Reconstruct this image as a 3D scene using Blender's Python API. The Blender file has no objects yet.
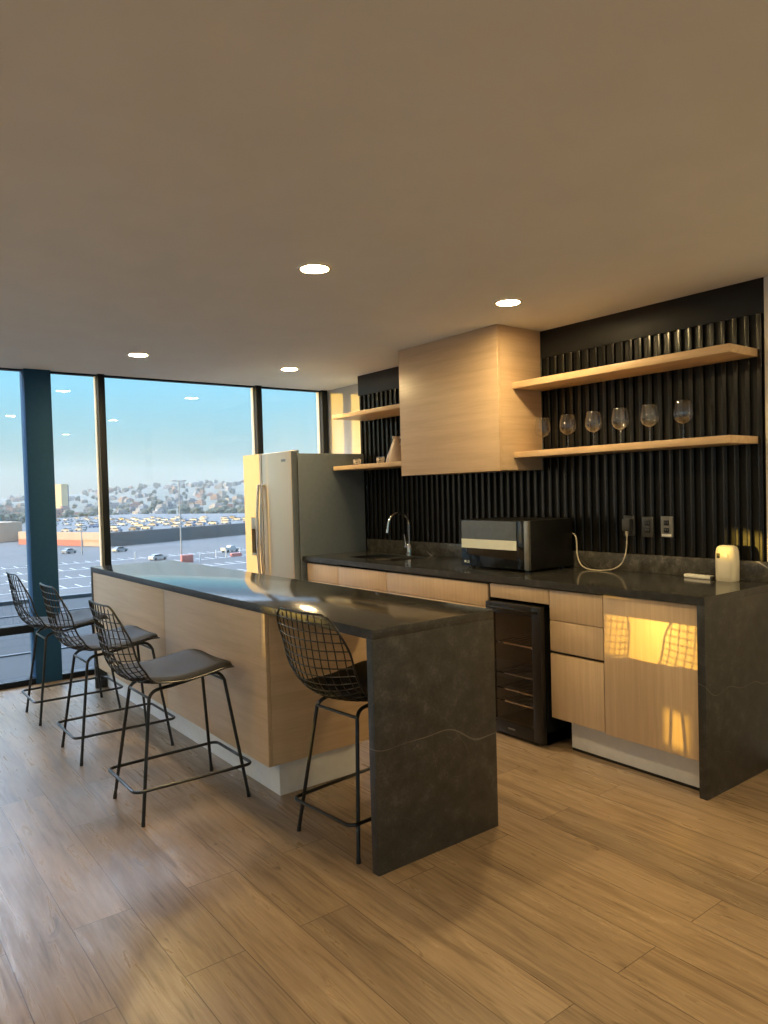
import bpy, bmesh, math, random
from mathutils import Vector, Matrix, noise as mnoise

random.seed(7)
scn = bpy.context.scene
COL = scn.collection

# ------------------------------------------------------------------ camera
F_PX = 734.3
cam_data = bpy.data.cameras.new('camera')
cam_data.sensor_fit = 'VERTICAL'
cam_data.sensor_height = 36.0
cam_data.lens = F_PX / 1024 * 36.0
cam_data.clip_end = 6000
cam = bpy.data.objects.new('camera', cam_data)
COL.objects.link(cam)
YAW, PITCH, ROLL = 0.9196, -0.0280, -0.0273
fw = Vector((-math.sin(YAW) * math.cos(PITCH), math.cos(YAW) * math.cos(PITCH), math.sin(PITCH)))
rt = Vector((math.cos(YAW), math.sin(YAW), 0))
up = rt.cross(fw)
r2 = math.cos(ROLL) * rt + math.sin(ROLL) * up
u2 = -math.sin(ROLL) * rt + math.cos(ROLL) * up
M = Matrix((r2, u2, -fw)).transposed().to_4x4()
M.translation = Vector((1.7007, -3.7702, 1.4019))
cam.matrix_world = M
scn.camera = cam

# ------------------------------------------------------------------ colour management / exposure
scn.view_settings.view_transform = 'Standard'
scn.view_settings.look = 'None'
scn.view_settings.gamma = 1.0
scn.view_settings.use_curve_mapping = False
scn.view_settings.exposure = 0.0

SUN_DIR = Vector((0.477, 1.0, -0.068)).normalized()     # direction the light travels
SUN_STRENGTH = 4.4
SKY_STRENGTH = 1.0
LAMP_STRENGTH = 465.0

# ------------------------------------------------------------------ node helpers
def new_mat(name):
    m = bpy.data.materials.new(name)
    m.use_nodes = True
    nt = m.node_tree
    for n in list(nt.nodes):
        nt.nodes.remove(n)
    out = nt.nodes.new('ShaderNodeOutputMaterial')
    return m, nt, out

def N(nt, kind, **kw):
    n = nt.nodes.new(kind)
    for k, v in kw.items():
        if k.startswith('i_'):
            key = k[2:].replace('_', ' ')
            n.inputs[key].default_value = v
        else:
            setattr(n, k, v)
    return n

def L(nt, a, ao, b, bi):
    nt.links.new(a.outputs[ao], b.inputs[bi])

def c4(c):
    return (c[0], c[1], c[2], 1.0)

def ramp(nt, stops, interp='LINEAR'):
    r = nt.nodes.new('ShaderNodeValToRGB')
    r.color_ramp.interpolation = interp
    els = r.color_ramp.elements
    while len(els) < len(stops):
        els.new(0.5)
    for e, (p, c) in zip(els, stops):
        e.position = p
        e.color = c4(c) if len(c) == 3 else c
    return r

def principled(nt, out, **kw):
    b = nt.nodes.new('ShaderNodeBsdfPrincipled')
    for k, v in kw.items():
        b.inputs[k.replace('_', ' ')].default_value = v
    L(nt, b, 'BSDF', out, 'Surface')
    return b

def simple(name, col, rough=0.5, metal=0.0, spec=0.5, var=0.06, scale=30.0, coat=0.0):
    m, nt, out = new_mat(name)
    b = principled(nt, out, Roughness=rough, Metallic=metal, Specular_IOR_Level=spec, Coat_Weight=coat)
    tc = N(nt, 'ShaderNodeTexCoord')
    no = N(nt, 'ShaderNodeTexNoise', i_Scale=scale, i_Detail=3.0)
    L(nt, tc, 'Object', no, 'Vector')
    lo = [max(0, x * (1 - var)) for x in col]
    hi = [min(1, x * (1 + var)) for x in col]
    r = ramp(nt, [(0.3, lo), (0.7, hi)])
    L(nt, no, 'Fac', r, 'Fac')
    L(nt, r, 'Color', b, 'Base Color')
    return m

def wood(name, axis, light, dark, rough=0.38, streak=26.0):
    """oak laminate; axis = grain direction 0/1/2"""
    m, nt, out = new_mat(name)
    b = principled(nt, out, Roughness=rough)
    tc = N(nt, 'ShaderNodeTexCoord')
    def nz(along, across, det, dist=0.0):
        mp = N(nt, 'ShaderNodeMapping')
        s = [across] * 3
        s[axis] = along
        mp.inputs['Scale'].default_value = s
        L(nt, tc, 'Object', mp, 'Vector')
        n = N(nt, 'ShaderNodeTexNoise', i_Scale=1.0, i_Detail=det, i_Distortion=dist)
        L(nt, mp, 'Vector', n, 'Vector')
        return n
    n1 = nz(1.3, streak, 4.0, 0.4)
    n2 = nz(5.0, streak * 6, 2.0)
    n3 = nz(0.7, 3.0, 1.0)
    a = N(nt, 'ShaderNodeMath', operation='MULTIPLY_ADD')
    a.inputs[1].default_value = 0.30
    L(nt, n2, 'Fac', a, 0)
    m1 = N(nt, 'ShaderNodeMath', operation='MULTIPLY_ADD')
    m1.inputs[1].default_value = 0.50
    L(nt, n1, 'Fac', m1, 0)
    m3 = N(nt, 'ShaderNodeMath', operation='MULTIPLY')
    m3.inputs[1].default_value = 0.20
    L(nt, n3, 'Fac', m3, 0)
    L(nt, m3, 'Value', m1, 2)
    L(nt, m1, 'Value', a, 2)
    r = ramp(nt, [(0.38, dark), (0.62, light)])
    L(nt, a, 'Value', r, 'Fac')
    L(nt, r, 'Color', b, 'Base Color')
    bp = N(nt, 'ShaderNodeBump', i_Strength=0.06, i_Distance=0.002)
    L(nt, n2, 'Fac', bp, 'Height')
    L(nt, bp, 'Normal', b, 'Normal')
    return m

def stone(name, rough, base=(0.038, 0.038, 0.036), vein=(0.15, 0.138, 0.118), vw=0.00012, seed=0.0):
    m, nt, out = new_mat(name)
    b = principled(nt, out, Roughness=rough)
    tc = N(nt, 'ShaderNodeTexCoord')
    mp = N(nt, 'ShaderNodeMapping')
    mp.inputs['Location'].default_value = (seed, seed * 0.7, seed * 1.3)
    L(nt, tc, 'Object', mp, 'Vector')
    mott = N(nt, 'ShaderNodeTexNoise', i_Scale=16.0, i_Detail=9.0, i_Roughness=0.72)
    L(nt, mp, 'Vector', mott, 'Vector')
    fine = N(nt, 'ShaderNodeTexNoise', i_Scale=140.0, i_Detail=3.0)
    L(nt, mp, 'Vector', fine, 'Vector')
    mixf = N(nt, 'ShaderNodeMath', operation='MULTIPLY_ADD')
    mixf.inputs[1].default_value = 0.35
    L(nt, fine, 'Fac', mixf, 0)
    L(nt, mott, 'Fac', mixf, 2)
    r = ramp(nt, [(0.52, [x * 0.5 for x in base]), (0.72, [x * 0.95 for x in base]), (0.88, [x * 1.9 for x in base])])
    L(nt, mixf, 'Value', r, 'Fac')
    def veins(scale, width, rot, dist, lo, hi):
        mp2 = N(nt, 'ShaderNodeMapping')
        mp2.inputs['Rotation'].default_value = rot
        L(nt, mp, 'Vector', mp2, 'Vector')
        n = N(nt, 'ShaderNodeTexWave', i_Scale=scale, i_Distortion=dist, i_Detail=3.0, i_Detail_Scale=1.6, i_Detail_Roughness=0.55)
        n.wave_type = 'BANDS'
        L(nt, mp2, 'Vector', n, 'Vector')
        mr = N(nt, 'ShaderNodeMapRange')
        mr.inputs['From Min'].default_value = 1.0 - width
        mr.inputs['From Max'].default_value = 1.0
        L(nt, n, 'Fac', mr, 'Value')
        k = N(nt, 'ShaderNodeTexNoise', i_Scale=2.6, i_Detail=3.0)
        L(nt, mp, 'Vector', k, 'Vector')
        kr = ramp(nt, [(lo, (0, 0, 0)), (hi, (1, 1, 1))])
        L(nt, k, 'Fac', kr, 'Fac')
        mu = N(nt, 'ShaderNodeMath', operation='MULTIPLY')
        L(nt, mr, 'Result', mu, 0)
        L(nt, kr, 'Color', mu, 1)
        return mu
    v1 = veins(0.42, vw, (0.6, 0.9, 0.5), 5.0, 0.42, 0.62)
    v2 = veins(0.75, vw * 0.8, (2.1, 0.2, 1.4), 6.0, 0.48, 0.66)
    ad = N(nt, 'ShaderNodeMath', operation='MULTIPLY_ADD')
    ad.inputs[1].default_value = 0.5
    ad.use_clamp = True
    L(nt, v2, 'Value', ad, 0)
    L(nt, v1, 'Value', ad, 2)
    mx = N(nt, 'ShaderNodeMixRGB')
    mx.inputs['Color2'].default_value = c4(vein)
    L(nt, ad, 'Value', mx, 'Fac')
    L(nt, r, 'Color', mx, 'Color1')
    L(nt, mx, 'Color', b, 'Base Color')
    return m

def thin_glass(name, tint=(0.97, 0.98, 0.98), f0=0.05, rough=0.0, power=5.0):
    m, nt, out = new_mat(name)
    tr = N(nt, 'ShaderNodeBsdfTransparent')
    tr.inputs['Color'].default_value = c4(tint)
    gl = N(nt, 'ShaderNodeBsdfGlossy', i_Roughness=rough)
    gl.inputs['Color'].default_value = (1, 1, 1, 1)
    lw = N(nt, 'ShaderNodeLayerWeight', i_Blend=0.5)
    pw = N(nt, 'ShaderNodeMath', operation='POWER')
    pw.inputs[1].default_value = power
    L(nt, lw, 'Facing', pw, 0)
    ma = N(nt, 'ShaderNodeMath', operation='MULTIPLY_ADD')
    ma.inputs[1].default_value = 1.0 - f0
    ma.inputs[2].default_value = f0
    ma.use_clamp = True
    L(nt, pw, 'Value', ma, 0)
    mx = N(nt, 'ShaderNodeMixShader')
    L(nt, ma, 'Value', mx, 'Fac')
    L(nt, tr, 'BSDF', mx, 1)
    L(nt, gl, 'BSDF', mx, 2)
    L(nt, mx, 'Shader', out, 'Surface')
    return m

def emission(name, col, strength):
    m, nt, out = new_mat(name)
    e = N(nt, 'ShaderNodeEmission', i_Strength=strength)
    e.inputs['Color'].default_value = c4(col)
    L(nt, e, 'Emission', out, 'Surface')
    return m

def floor_mat():
    m, nt, out = new_mat('oak_plank_floor')
    b = principled(nt, out, Roughness=0.36)
    tc = N(nt, 'ShaderNodeTexCoord')
    br = N(nt, 'ShaderNodeTexBrick', i_Scale=1.0, i_Mortar_Size=0.0016, i_Mortar_Smooth=0.1, i_Bias=0.0,
           i_Brick_Width=1.25, i_Row_Height=0.195, offset=0.37)
    br.inputs['Color1'].default_value = (0, 0, 0, 1)
    br.inputs['Color2'].default_value = (1, 1, 1, 1)
    br.inputs['Mortar'].default_value = (0.5, 0.5, 0.5, 1)
    mp0 = N(nt, 'ShaderNodeMapping')
    mp0.inputs['Location'].default_value = (0.35, 0.06, 0)
    L(nt, tc, 'Object', mp0, 'Vector')
    L(nt, mp0, 'Vector', br, 'Vector')
    # each plank shifts its grain
    cx = N(nt, 'ShaderNodeCombineXYZ')
    mu = N(nt, 'ShaderNodeMath', operation='MULTIPLY')
    mu.inputs[1].default_value = 17.0
    L(nt, br, 'Color', mu, 0)
    L(nt, mu, 'Value', cx, 'X')
    L(nt, mu, 'Value', cx, 'Z')
    va = N(nt, 'ShaderNodeVectorMath', operation='ADD')
    L(nt, tc, 'Object', va, 0)
    L(nt, cx, 'Vector', va, 1)
    def nz(along, across, det, dist):
        mp = N(nt, 'ShaderNodeMapping')
        mp.inputs['Scale'].default_value = (along, across, 1.0)
        L(nt, va, 'Vector', mp, 'Vector')
        n = N(nt, 'ShaderNodeTexNoise', i_Scale=1.0, i_Detail=det, i_Distortion=dist, i_Roughness=0.6)
        L(nt, mp, 'Vector', n, 'Vector')
        return n
    n1 = nz(2.2, 30.0, 6.0, 0.9)
    n2 = nz(6.0, 110.0, 3.0, 0.0)
    kn = nz(5.0, 16.0, 2.5, 1.4)
    s1 = N(nt, 'ShaderNodeMath', operation='MULTIPLY_ADD')
    s1.inputs[1].default_value = 0.25
    L(nt, n2, 'Fac', s1, 0)
    s0 = N(nt, 'ShaderNodeMath', operation='MULTIPLY')
    s0.inputs[1].default_value = 0.75
    L(nt, n1, 'Fac', s0, 0)
    L(nt, s0, 'Value', s1, 2)
    r = ramp(nt, [(0.30, (0.125, 0.086, 0.053)), (0.47, (0.250, 0.180, 0.115)), (0.66, (0.345, 0.260, 0.178))])
    L(nt, s1, 'Value', r, 'Fac')
    # knots and dark flecks
    kr = ramp(nt, [(0.24, (0.30, 0.26, 0.22)), (0.34, (1, 1, 1))])
    L(nt, kn, 'Fac', kr, 'Fac')
    mk = N(nt, 'ShaderNodeMixRGB', blend_type='MULTIPLY')
    mk.inputs['Fac'].default_value = 0.75
    L(nt, r, 'Color', mk, 'Color1')
    L(nt, kr, 'Color', mk, 'Color2')
    # plank tone
    pr = ramp(nt, [(0.0, (0.80, 0.80, 0.80)), (1.0, (1.12, 1.10, 1.06))])
    L(nt, br, 'Color', pr, 'Fac')
    mt = N(nt, 'ShaderNodeMixRGB', blend_type='MULTIPLY')
    mt.inputs['Fac'].default_value = 1.0
    L(nt, mk, 'Color', mt, 'Color1')
    L(nt, pr, 'Color', mt, 'Color2')
    ms = N(nt, 'ShaderNodeMixRGB')
    ms.inputs['Color2'].default_value = (0.10, 0.066, 0.042, 1)
    L(nt, br, 'Fac', ms, 'Fac')
    L(nt, mt, 'Color', ms, 'Color1')
    L(nt, ms, 'Color', b, 'Base Color')
    bp = N(nt, 'ShaderNodeBump', i_Strength=0.12, i_Distance=0.002)
    L(nt, s1, 'Value', bp, 'Height')
    L(nt, bp, 'Normal', b, 'Normal')
    rr = ramp(nt, [(0.3, (0.36, 0.36, 0.36)), (0.7, (0.25, 0.25, 0.25))])
    L(nt, n1, 'Fac', rr, 'Fac')
    L(nt, rr, 'Color', b, 'Roughness')
    return m

def brushed(name, col, rough, axis=2, along=1.0, across=220.0, amount=0.12):
    m, nt, out = new_mat(name)
    b = principled(nt, out, Metallic=1.0)
    b.inputs['Base Color'].default_value = c4(col)
    tc = N(nt, 'ShaderNodeTexCoord')
    mp = N(nt, 'ShaderNodeMapping')
    s = [across] * 3
    s[axis] = along
    mp.inputs['Scale'].default_value = s
    L(nt, tc, 'Object', mp, 'Vector')
    n = N(nt, 'ShaderNodeTexNoise', i_Scale=1.0, i_Detail=3.0)
    L(nt, mp, 'Vector', n, 'Vector')
    mr = N(nt, 'ShaderNodeMapRange')
    mr.inputs['To Min'].default_value = rough - amount
    mr.inputs['To Max'].default_value = rough + amount
    L(nt, n, 'Fac', mr, 'Value')
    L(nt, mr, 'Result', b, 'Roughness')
    return m

# ------------------------------------------------------------------ world: clear evening sky
def build_world():
    w = bpy.data.worlds.new('evening_sky')
    scn.world = w
    w.use_nodes = True
    nt = w.node_tree
    for n in list(nt.nodes):
        nt.nodes.remove(n)
    out = N(nt, 'ShaderNodeOutputWorld')
    bg = N(nt, 'ShaderNodeBackground', i_Strength=SKY_STRENGTH)
    tc = N(nt, 'ShaderNodeTexCoord')
    sx = N(nt, 'ShaderNodeSeparateXYZ')
    L(nt, tc, 'Generated', sx, 'Vector')
    r = ramp(nt, [(0.0, (0.20, 0.26, 0.34)), (0.495, (0.40, 0.48, 0.54)), (0.502, (0.34, 0.40, 0.30)),
                  (0.518, (0.33, 0.49, 0.39)), (0.542, (0.28, 0.60, 0.66)), (0.575, (0.25, 0.74, 1.00)),
                  (0.64, (0.34, 0.62, 0.95)), (0.80, (0.45, 0.70, 1.05)), (1.0, (0.45, 0.70, 1.05))])
    mr = N(nt, 'ShaderNodeMath', operation='MULTIPLY_ADD')
    mr.inputs[1].default_value = 0.5
    mr.inputs[2].default_value = 0.5
    L(nt, sx, 'Z', mr, 0)
    L(nt, mr, 'Value', r, 'Fac')
    # warm glow of the sky around the low sun
    dt = N(nt, 'ShaderNodeVectorMath', operation='DOT_PRODUCT')
    dt.inputs[1].default_value = tuple(-SUN_DIR)
    L(nt, tc, 'Generated', dt, 0)
    g = ramp(nt, [(0.45, (0, 0, 0)), (0.85, (0.25, 0.17, 0.08)), (1.0, (1.6, 1.0, 0.4))])
    L(nt, dt, 'Value', g, 'Fac')
    ad = N(nt, 'ShaderNodeMixRGB', blend_type='ADD')
    ad.inputs['Fac'].default_value = 1.0
    L(nt, r, 'Color', ad, 'Color1')
    L(nt, g, 'Color', ad, 'Color2')
    # the sky is brightest high up on the sun's side
    d2 = N(nt, 'ShaderNodeVectorMath', operation='DOT_PRODUCT')
    d2.inputs[1].default_value = tuple(Vector((-0.85, -0.35, 0.40)).normalized())
    L(nt, tc, 'Generated', d2, 0)
    g2 = ramp(nt, [(0.25, (0, 0, 0)), (0.75, (5.3, 6.7, 8.8)), (1.0, (6.4, 8.0, 10.3))])
    L(nt, d2, 'Value', g2, 'Fac')
    mz = N(nt, 'ShaderNodeMapRange')
    mz.inputs['From Min'].default_value = 0.32
    mz.inputs['From Max'].default_value = 0.52
    mz.interpolation_type = 'SMOOTHSTEP'
    L(nt, sx, 'Z', mz, 'Value')
    gm = N(nt, 'ShaderNodeMixRGB', blend_type='MULTIPLY')
    gm.inputs['Fac'].default_value = 1.0
    L(nt, g2, 'Color', gm, 'Color1')
    L(nt, mz, 'Result', gm, 'Color2')
    ad2 = N(nt, 'ShaderNodeMixRGB', blend_type='ADD')
    ad2.inputs['Fac'].default_value = 1.0
    L(nt, ad, 'Color', ad2, 'Color1')
    L(nt, gm, 'Color', ad2, 'Color2')
    L(nt, ad2, 'Color', bg, 'Color')
    L(nt, bg, 'Background', out, 'Surface')
build_world()

sun_d = bpy.data.lights.new('low_sun', 'SUN')
sun_d.energy = SUN_STRENGTH
sun_d.color = (1.0, 0.62, 0.09)
sun_d.angle = math.radians(0.3)
sun = bpy.data.objects.new('low_sun', sun_d)
COL.objects.link(sun)
sun.rotation_euler = SUN_DIR.to_track_quat('-Z', 'Y').to_euler()
sun.location = (-30, -60, 12)

# ------------------------------------------------------------------ materials
OAK_L, OAK_D = (0.68, 0.505, 0.325), (0.57, 0.405, 0.245)
MAT = {}
MAT['oak_h'] = wood('oak_horizontal', 0, OAK_L, OAK_D)
MAT['oak_hy'] = wood('oak_horizontal_side', 1, OAK_L, OAK_D)
MAT['oak_v'] = wood('oak_vertical', 2, OAK_L, OAK_D, streak=40.0)
MAT['oak_shelf'] = wood('oak_shelf', 0, (0.66, 0.48, 0.29), (0.52, 0.35, 0.19))
MAT['floor'] = floor_mat()
MAT['stone_top'] = stone('dark_stone_polished', 0.12)
MAT['stone_side'] = stone('dark_stone_honed', 0.38, seed=3.1)
MAT['stone_splash'] = stone('dark_stone_splash', 0.22, base=(0.075, 0.070, 0.060), vein=(0.42, 0.40, 0.35), vw=0.0008, seed=4.2)
MAT['ceiling'] = simple('ceiling_paint', (0.83, 0.85, 0.84), 0.9, var=0.02, scale=4)
MAT['wall'] = simple('wall_paint', (0.66, 0.62, 0.55), 0.8, var=0.02, scale=4)
MAT['flute'] = simple('charcoal_fluted_panel', (0.009, 0.0085, 0.0075), 0.20, spec=0.38, var=0.05, scale=3)
MAT['flute_gap'] = simple('charcoal_flute_groove', (0.010, 0.0095, 0.008), 0.40, spec=0.25, var=0.05, scale=3)
MAT['smooth_dark'] = simple('charcoal_smooth_panel', (0.014, 0.0145, 0.014), 0.45, spec=0.3, var=0.10, scale=6)
MAT['frame_dark'] = simple('dark_window_metal', (0.004, 0.008, 0.014), 0.5, spec=0.25, var=0.05)
MAT['column'] = simple('dark_column_glare', (0.018, 0.075, 0.160), 0.7, spec=0.2, var=0.05)  # blue veil of glare put into the column's base colour
MAT['glass'] = thin_glass('window_glass', (0.99, 0.995, 0.995), 0.022)
MAT['wine_glass'] = thin_glass('clear_glass', (0.975, 0.975, 0.965), 0.10, 0.03, 3.0)
MAT['pale_strip'] = simple('pale_mullion_strip', (0.60, 0.60, 0.58), 0.4, metal=0.3, var=0.02)
MAT['cooler_inside'] = simple('cooler_lining', (0.26, 0.21, 0.17), 0.5, var=0.05)
MAT['cooler_glass'] = thin_glass('tinted_cooler_glass', (0.88, 0.86, 0.84), 0.03)
MAT['black_wire'] = simple('black_powder_coat', (0.008, 0.0085, 0.009), 0.32, var=0.1)
MAT['pad'] = simple('charcoal_leather', (0.016, 0.0145, 0.015), 0.55, spec=0.20, var=0.15, scale=14)
MAT['pad_navy'] = simple('dark_navy_leather', (0.030, 0.038, 0.050), 0.5, var=0.15, scale=14)
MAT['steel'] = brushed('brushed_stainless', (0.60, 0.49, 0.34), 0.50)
MAT['steel_h'] = simple('satin_plinth', (0.68, 0.69, 0.70), 0.32, metal=0.15, var=0.03)
MAT['chrome'] = simple('chrome', (0.82, 0.82, 0.82), 0.08, metal=1.0, var=0.01)
MAT['handle'] = simple('satin_handle', (0.80, 0.78, 0.75), 0.18, metal=1.0, var=0.02)
MAT['fridge_side'] = simple('grey_fridge_enamel', (0.175, 0.215, 0.255), 0.42, var=0.05)
MAT['black'] = simple('black_plastic', (0.008, 0.008, 0.008), 0.35, var=0.1)
MAT['black_gloss'] = simple('black_gloss', (0.010, 0.011, 0.012), 0.06, var=0.1)
MAT['smoke_gloss'] = simple('smoke_grey_gloss', (0.085, 0.100, 0.105), 0.10, var=0.1)
MAT['band'] = simple('pale_silver_band', (0.74, 0.77, 0.68), 0.30, var=0.03)
MAT['grey_trim'] = simple('grey_trim', (0.24, 0.24, 0.22), 0.3, metal=0.6, var=0.1)
MAT['white'] = simple('white_plastic', (0.78, 0.75, 0.68), 0.35, var=0.02)
MAT['cream'] = simple('cream_plastic', (0.74, 0.68, 0.52), 0.4, var=0.02)
MAT['grey_plate'] = simple('grey_socket_plate', (0.20, 0.20, 0.19), 0.4, var=0.05)
MAT['dark_plate'] = simple('dark_socket_plate', (0.05, 0.05, 0.048), 0.35, var=0.05)
MAT['cable'] = simple('beige_cable', (0.50, 0.44, 0.33), 0.5, var=0.03)
MAT['ceramic'] = simple('taupe_ceramic', (0.42, 0.34, 0.29), 0.35, var=0.08, scale=10)
MAT['ceramic_light'] = simple('pale_ceramic', (0.62, 0.56, 0.50), 0.35, var=0.08, scale=10)
MAT['lamp_glow'] = emission('downlight_diffuser', (1.0, 0.72, 0.34), LAMP_STRENGTH)
MAT['carcass'] = simple('dark_carcass', (0.05, 0.04, 0.03), 0.7)
MAT['sink'] = simple('sink_steel', (0.30, 0.30, 0.29), 0.22, metal=1.0, var=0.05)
MAT['white_kick'] = simple('pale_island_kick', (0.80, 0.82, 0.82), 0.4, metal=0.05, var=0.03)
MAT['led'] = emission('socket_indicator', (0.9, 0.95, 0.85), 1.2)
MAT['concrete'] = simple('concrete', (0.30, 0.29, 0.28), 0.85, var=0.1, scale=2)

# ------------------------------------------------------------------ mesh helpers
def link_mesh(name, bm, mats, parent=None, loc=None, smooth=True, angle=35):
    me = bpy.data.meshes.new(name)
    bmesh.ops.recalc_face_normals(bm, faces=bm.faces)
    bm.to_mesh(me)
    bm.free()
    if not isinstance(mats, (list, tuple)):
        mats = [mats]
    for m in mats:
        me.materials.append(m)
    if smooth:
        me.polygons.foreach_set('use_smooth', [True] * len(me.polygons))
        me.set_sharp_from_angle(angle=math.radians(angle))
    ob = bpy.data.objects.new(name, me)
    COL.objects.link(ob)
    if loc is not None:
        ob.location = loc
    if parent is not None:
        ob.parent = parent
    return ob

def tag(o, label=None, cat=None, group=None, kind=None):
    if label: o['label'] = label
    if cat: o['category'] = cat
    if group: o['group'] = group
    if kind: o['kind'] = kind
    return o

def thing(name, loc, label, cat, group=None, kind=None, rz=0.0):
    o = bpy.data.objects.new(name, None)
    o.empty_display_size = 0.1
    COL.objects.link(o)
    o.location = loc
    o.rotation_euler = (0, 0, rz)
    return tag(o, label, cat, group, kind)

def copy_tree(o, parent=None):
    c = o.copy()
    COL.objects.link(c)
    if parent is not None:
        c.parent = parent
    for ch in list(o.children):
        copy_tree(ch, c)
    return c

def box(bm, x0, x1, y0, y1, z0, z1, bev=0.0, mi=0, seg=2):
    t = bmesh.new()
    bmesh.ops.create_cube(t, size=1.0)
    for v in t.verts:
        v.co = Vector(((x0 + x1) / 2 + v.co.x * (x1 - x0), (y0 + y1) / 2 + v.co.y * (y1 - y0), (z0 + z1) / 2 + v.co.z * (z1 - z0)))
    if bev > 0:
        bmesh.ops.bevel(t, geom=list(t.edges), offset=bev, segments=seg, profile=0.5, affect='EDGES')
    merge(bm, t, mi)

def merge(bm, t, mi=0, mat=None):
    idx = {}
    for v in t.verts:
        idx[v.index if False else v] = bm.verts.new(mat @ v.co if mat is not None else v.co)
    for f in t.faces:
        try:
            nf = bm.faces.new([idx[v] for v in f.verts])
            nf.material_index = mi
        except ValueError:
            pass
    t.free()

def cyl(bm, p0, p1, r0, r1=None, seg=16, mi=0, caps=True):
    r1 = r0 if r1 is None else r1
    tube(bm, [p0, p1], [r0, r1], seg, mi, caps)

def tube(bm, pts, r, seg=8, mi=0, caps=True, closed=False):
    pts = [Vector(p) for p in pts]
    n = len(pts)
    rs = r if isinstance(r, (list, tuple)) else [r] * n
    tang = []
    for i in range(n):
        if closed:
            a, b = pts[(i - 1) % n], pts[(i + 1) % n]
        else:
            a, b = pts[max(i - 1, 0)], pts[min(i + 1, n - 1)]
        d = b - a
        tang.append(d.normalized() if d.length > 1e-9 else Vector((0, 0, 1)))
    t0 = tang[0]
    ref = Vector((0, 0, 1)) if abs(t0.z) < 0.9 else Vector((1, 0, 0))
    nrm = t0.cross(ref).normalized()
    rings = []
    for i in range(n):
        t = tang[i]
        nrm = (nrm - t * nrm.dot(t))
        if nrm.length < 1e-6:
            nrm = t.orthogonal()
        nrm.normalize()
        bi = t.cross(nrm)
        rings.append([bm.verts.new(pts[i] + (nrm * math.cos(2 * math.pi * k / seg) + bi * math.sin(2 * math.pi * k / seg)) * rs[i]) for k in range(seg)])
    rng = range(n) if closed else range(n - 1)
    for i in rng:
        a, b = rings[i], rings[(i + 1) % n]
        for k in range(seg):
            f = bm.faces.new([a[k], a[(k + 1) % seg], b[(k + 1) % seg], b[k]])
            f.material_index = mi
    if caps and not closed:
        f = bm.faces.new(list(reversed(rings[0]))); f.material_index = mi
        f = bm.faces.new(rings[-1]); f.material_index = mi

def lathe(bm, prof, c=(0, 0, 0), seg=24, mi=0):
    c = Vector(c)
    rings = []
    for r, z in prof:
        if r < 1e-6:
            rings.append([bm.verts.new(c + Vector((0, 0, z)))])
        else:
            rings.append([bm.verts.new(c + Vector((r * math.cos(2 * math.pi * k / seg), r * math.sin(2 * math.pi * k / seg), z))) for k in range(seg)])
    for a, b in zip(rings, rings[1:]):
        for k in range(seg):
            k2 = (k + 1) % seg
            vs = []
            if len(a) == 1 and len(b) == 1:
                continue
            if len(a) == 1: vs = [a[0], b[k2], b[k]]
            elif len(b) == 1: vs = [a[k], a[k2], b[0]]
            else: vs = [a[k], a[k2], b[k2], b[k]]
            f = bm.faces.new(vs)
            f.material_index = mi

def prism(bm, poly, z0, z1, mi=0):
    lo = [bm.verts.new((x, y, z0)) for x, y in poly]
    hi = [bm.verts.new((x, y, z1)) for x, y in poly]
    n = len(poly)
    bm.faces.new(lo).material_index = mi
    bm.faces.new(hi).material_index = mi
    for i in range(n):
        bm.faces.new([lo[i], lo[(i + 1) % n], hi[(i + 1) % n], hi[i]]).material_index = mi

def box_obj(name, dims, mat, parent=None, bev=0.0, **kw):
    bm = bmesh.new()
    box(bm, *dims, bev=bev)
    return link_mesh(name, bm, mat, parent, **kw)

def catmull(pts, per=6):
    pts = [Vector(p) for p in pts]
    out = []
    for i in range(len(pts) - 1):
        p0, p1, p2, p3 = pts[max(i - 1, 0)], pts[i], pts[i + 1], pts[min(i + 2, len(pts) - 1)]
        for k in range(per):
            t = k / per
            out.append(0.5 * ((2 * p1) + (p2 - p0) * t + (2 * p0 - 5 * p1 + 4 * p2 - p3) * t * t + (3 * p1 - p0 - 3 * p2 + p3) * t ** 3))
    out.append(pts[-1])
    return out

def struct(name, bm_or_dims, mat, label, cat, bev=0.0):
    if isinstance(bm_or_dims, tuple):
        o = box_obj(name, bm_or_dims, mat, bev=bev)
    else:
        o = link_mesh(name, bm_or_dims, mat)
    return tag(o, label, cat, kind='structure')

# ------------------------------------------------------------------ the room shell
H = 2.407
WX = -4.372        # inner face of the window wall
GX = -4.45         # glass line
YS, XE = -11.0, 6.0
struct('floor', (-4.50, XE, YS, 0.30, -0.30, 0.0), MAT['floor'], 'brown oak plank floor running towards the window', 'floor')
struct('ceiling', (-4.50, XE, YS, 0.30, H, H + 0.30), MAT['ceiling'], 'plain pale ceiling over the kitchen', 'ceiling')
struct('wall_back', (-3.51, XE, 0.0, 0.27, 0.0, H), MAT['wall'], 'painted wall behind the fluted panelling', 'wall')
struct('wall_recess', (-4.50, -3.5101, 0.215, 0.40, 0.0, H), MAT['wall'], 'sunlit painted wall in the recess behind the fridge', 'wall')
bm = bmesh.new()
box(bm, XE, XE + 0.15, YS, -10.4, 0.0, H)
box(bm, XE, XE + 0.15, -1.4, 0.30, 0.0, H)
box(bm, XE, XE + 0.15, -10.4, -1.4, 0.0, 0.10)
for y in (-8.6, -6.8, -5.0, -3.2):
    box(bm, XE, XE + 0.15, y - 0.05, y + 0.05, 0.10, H)
struct('wall_east', bm, MAT['wall'], 'unseen side wall with windows added to let in more daylight', 'wall')  # window openings added out of view to brighten the room with sky
bm = bmesh.new()
box(bm, -4.50, -3.4, YS - 0.15, YS, 0.0, H)
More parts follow.
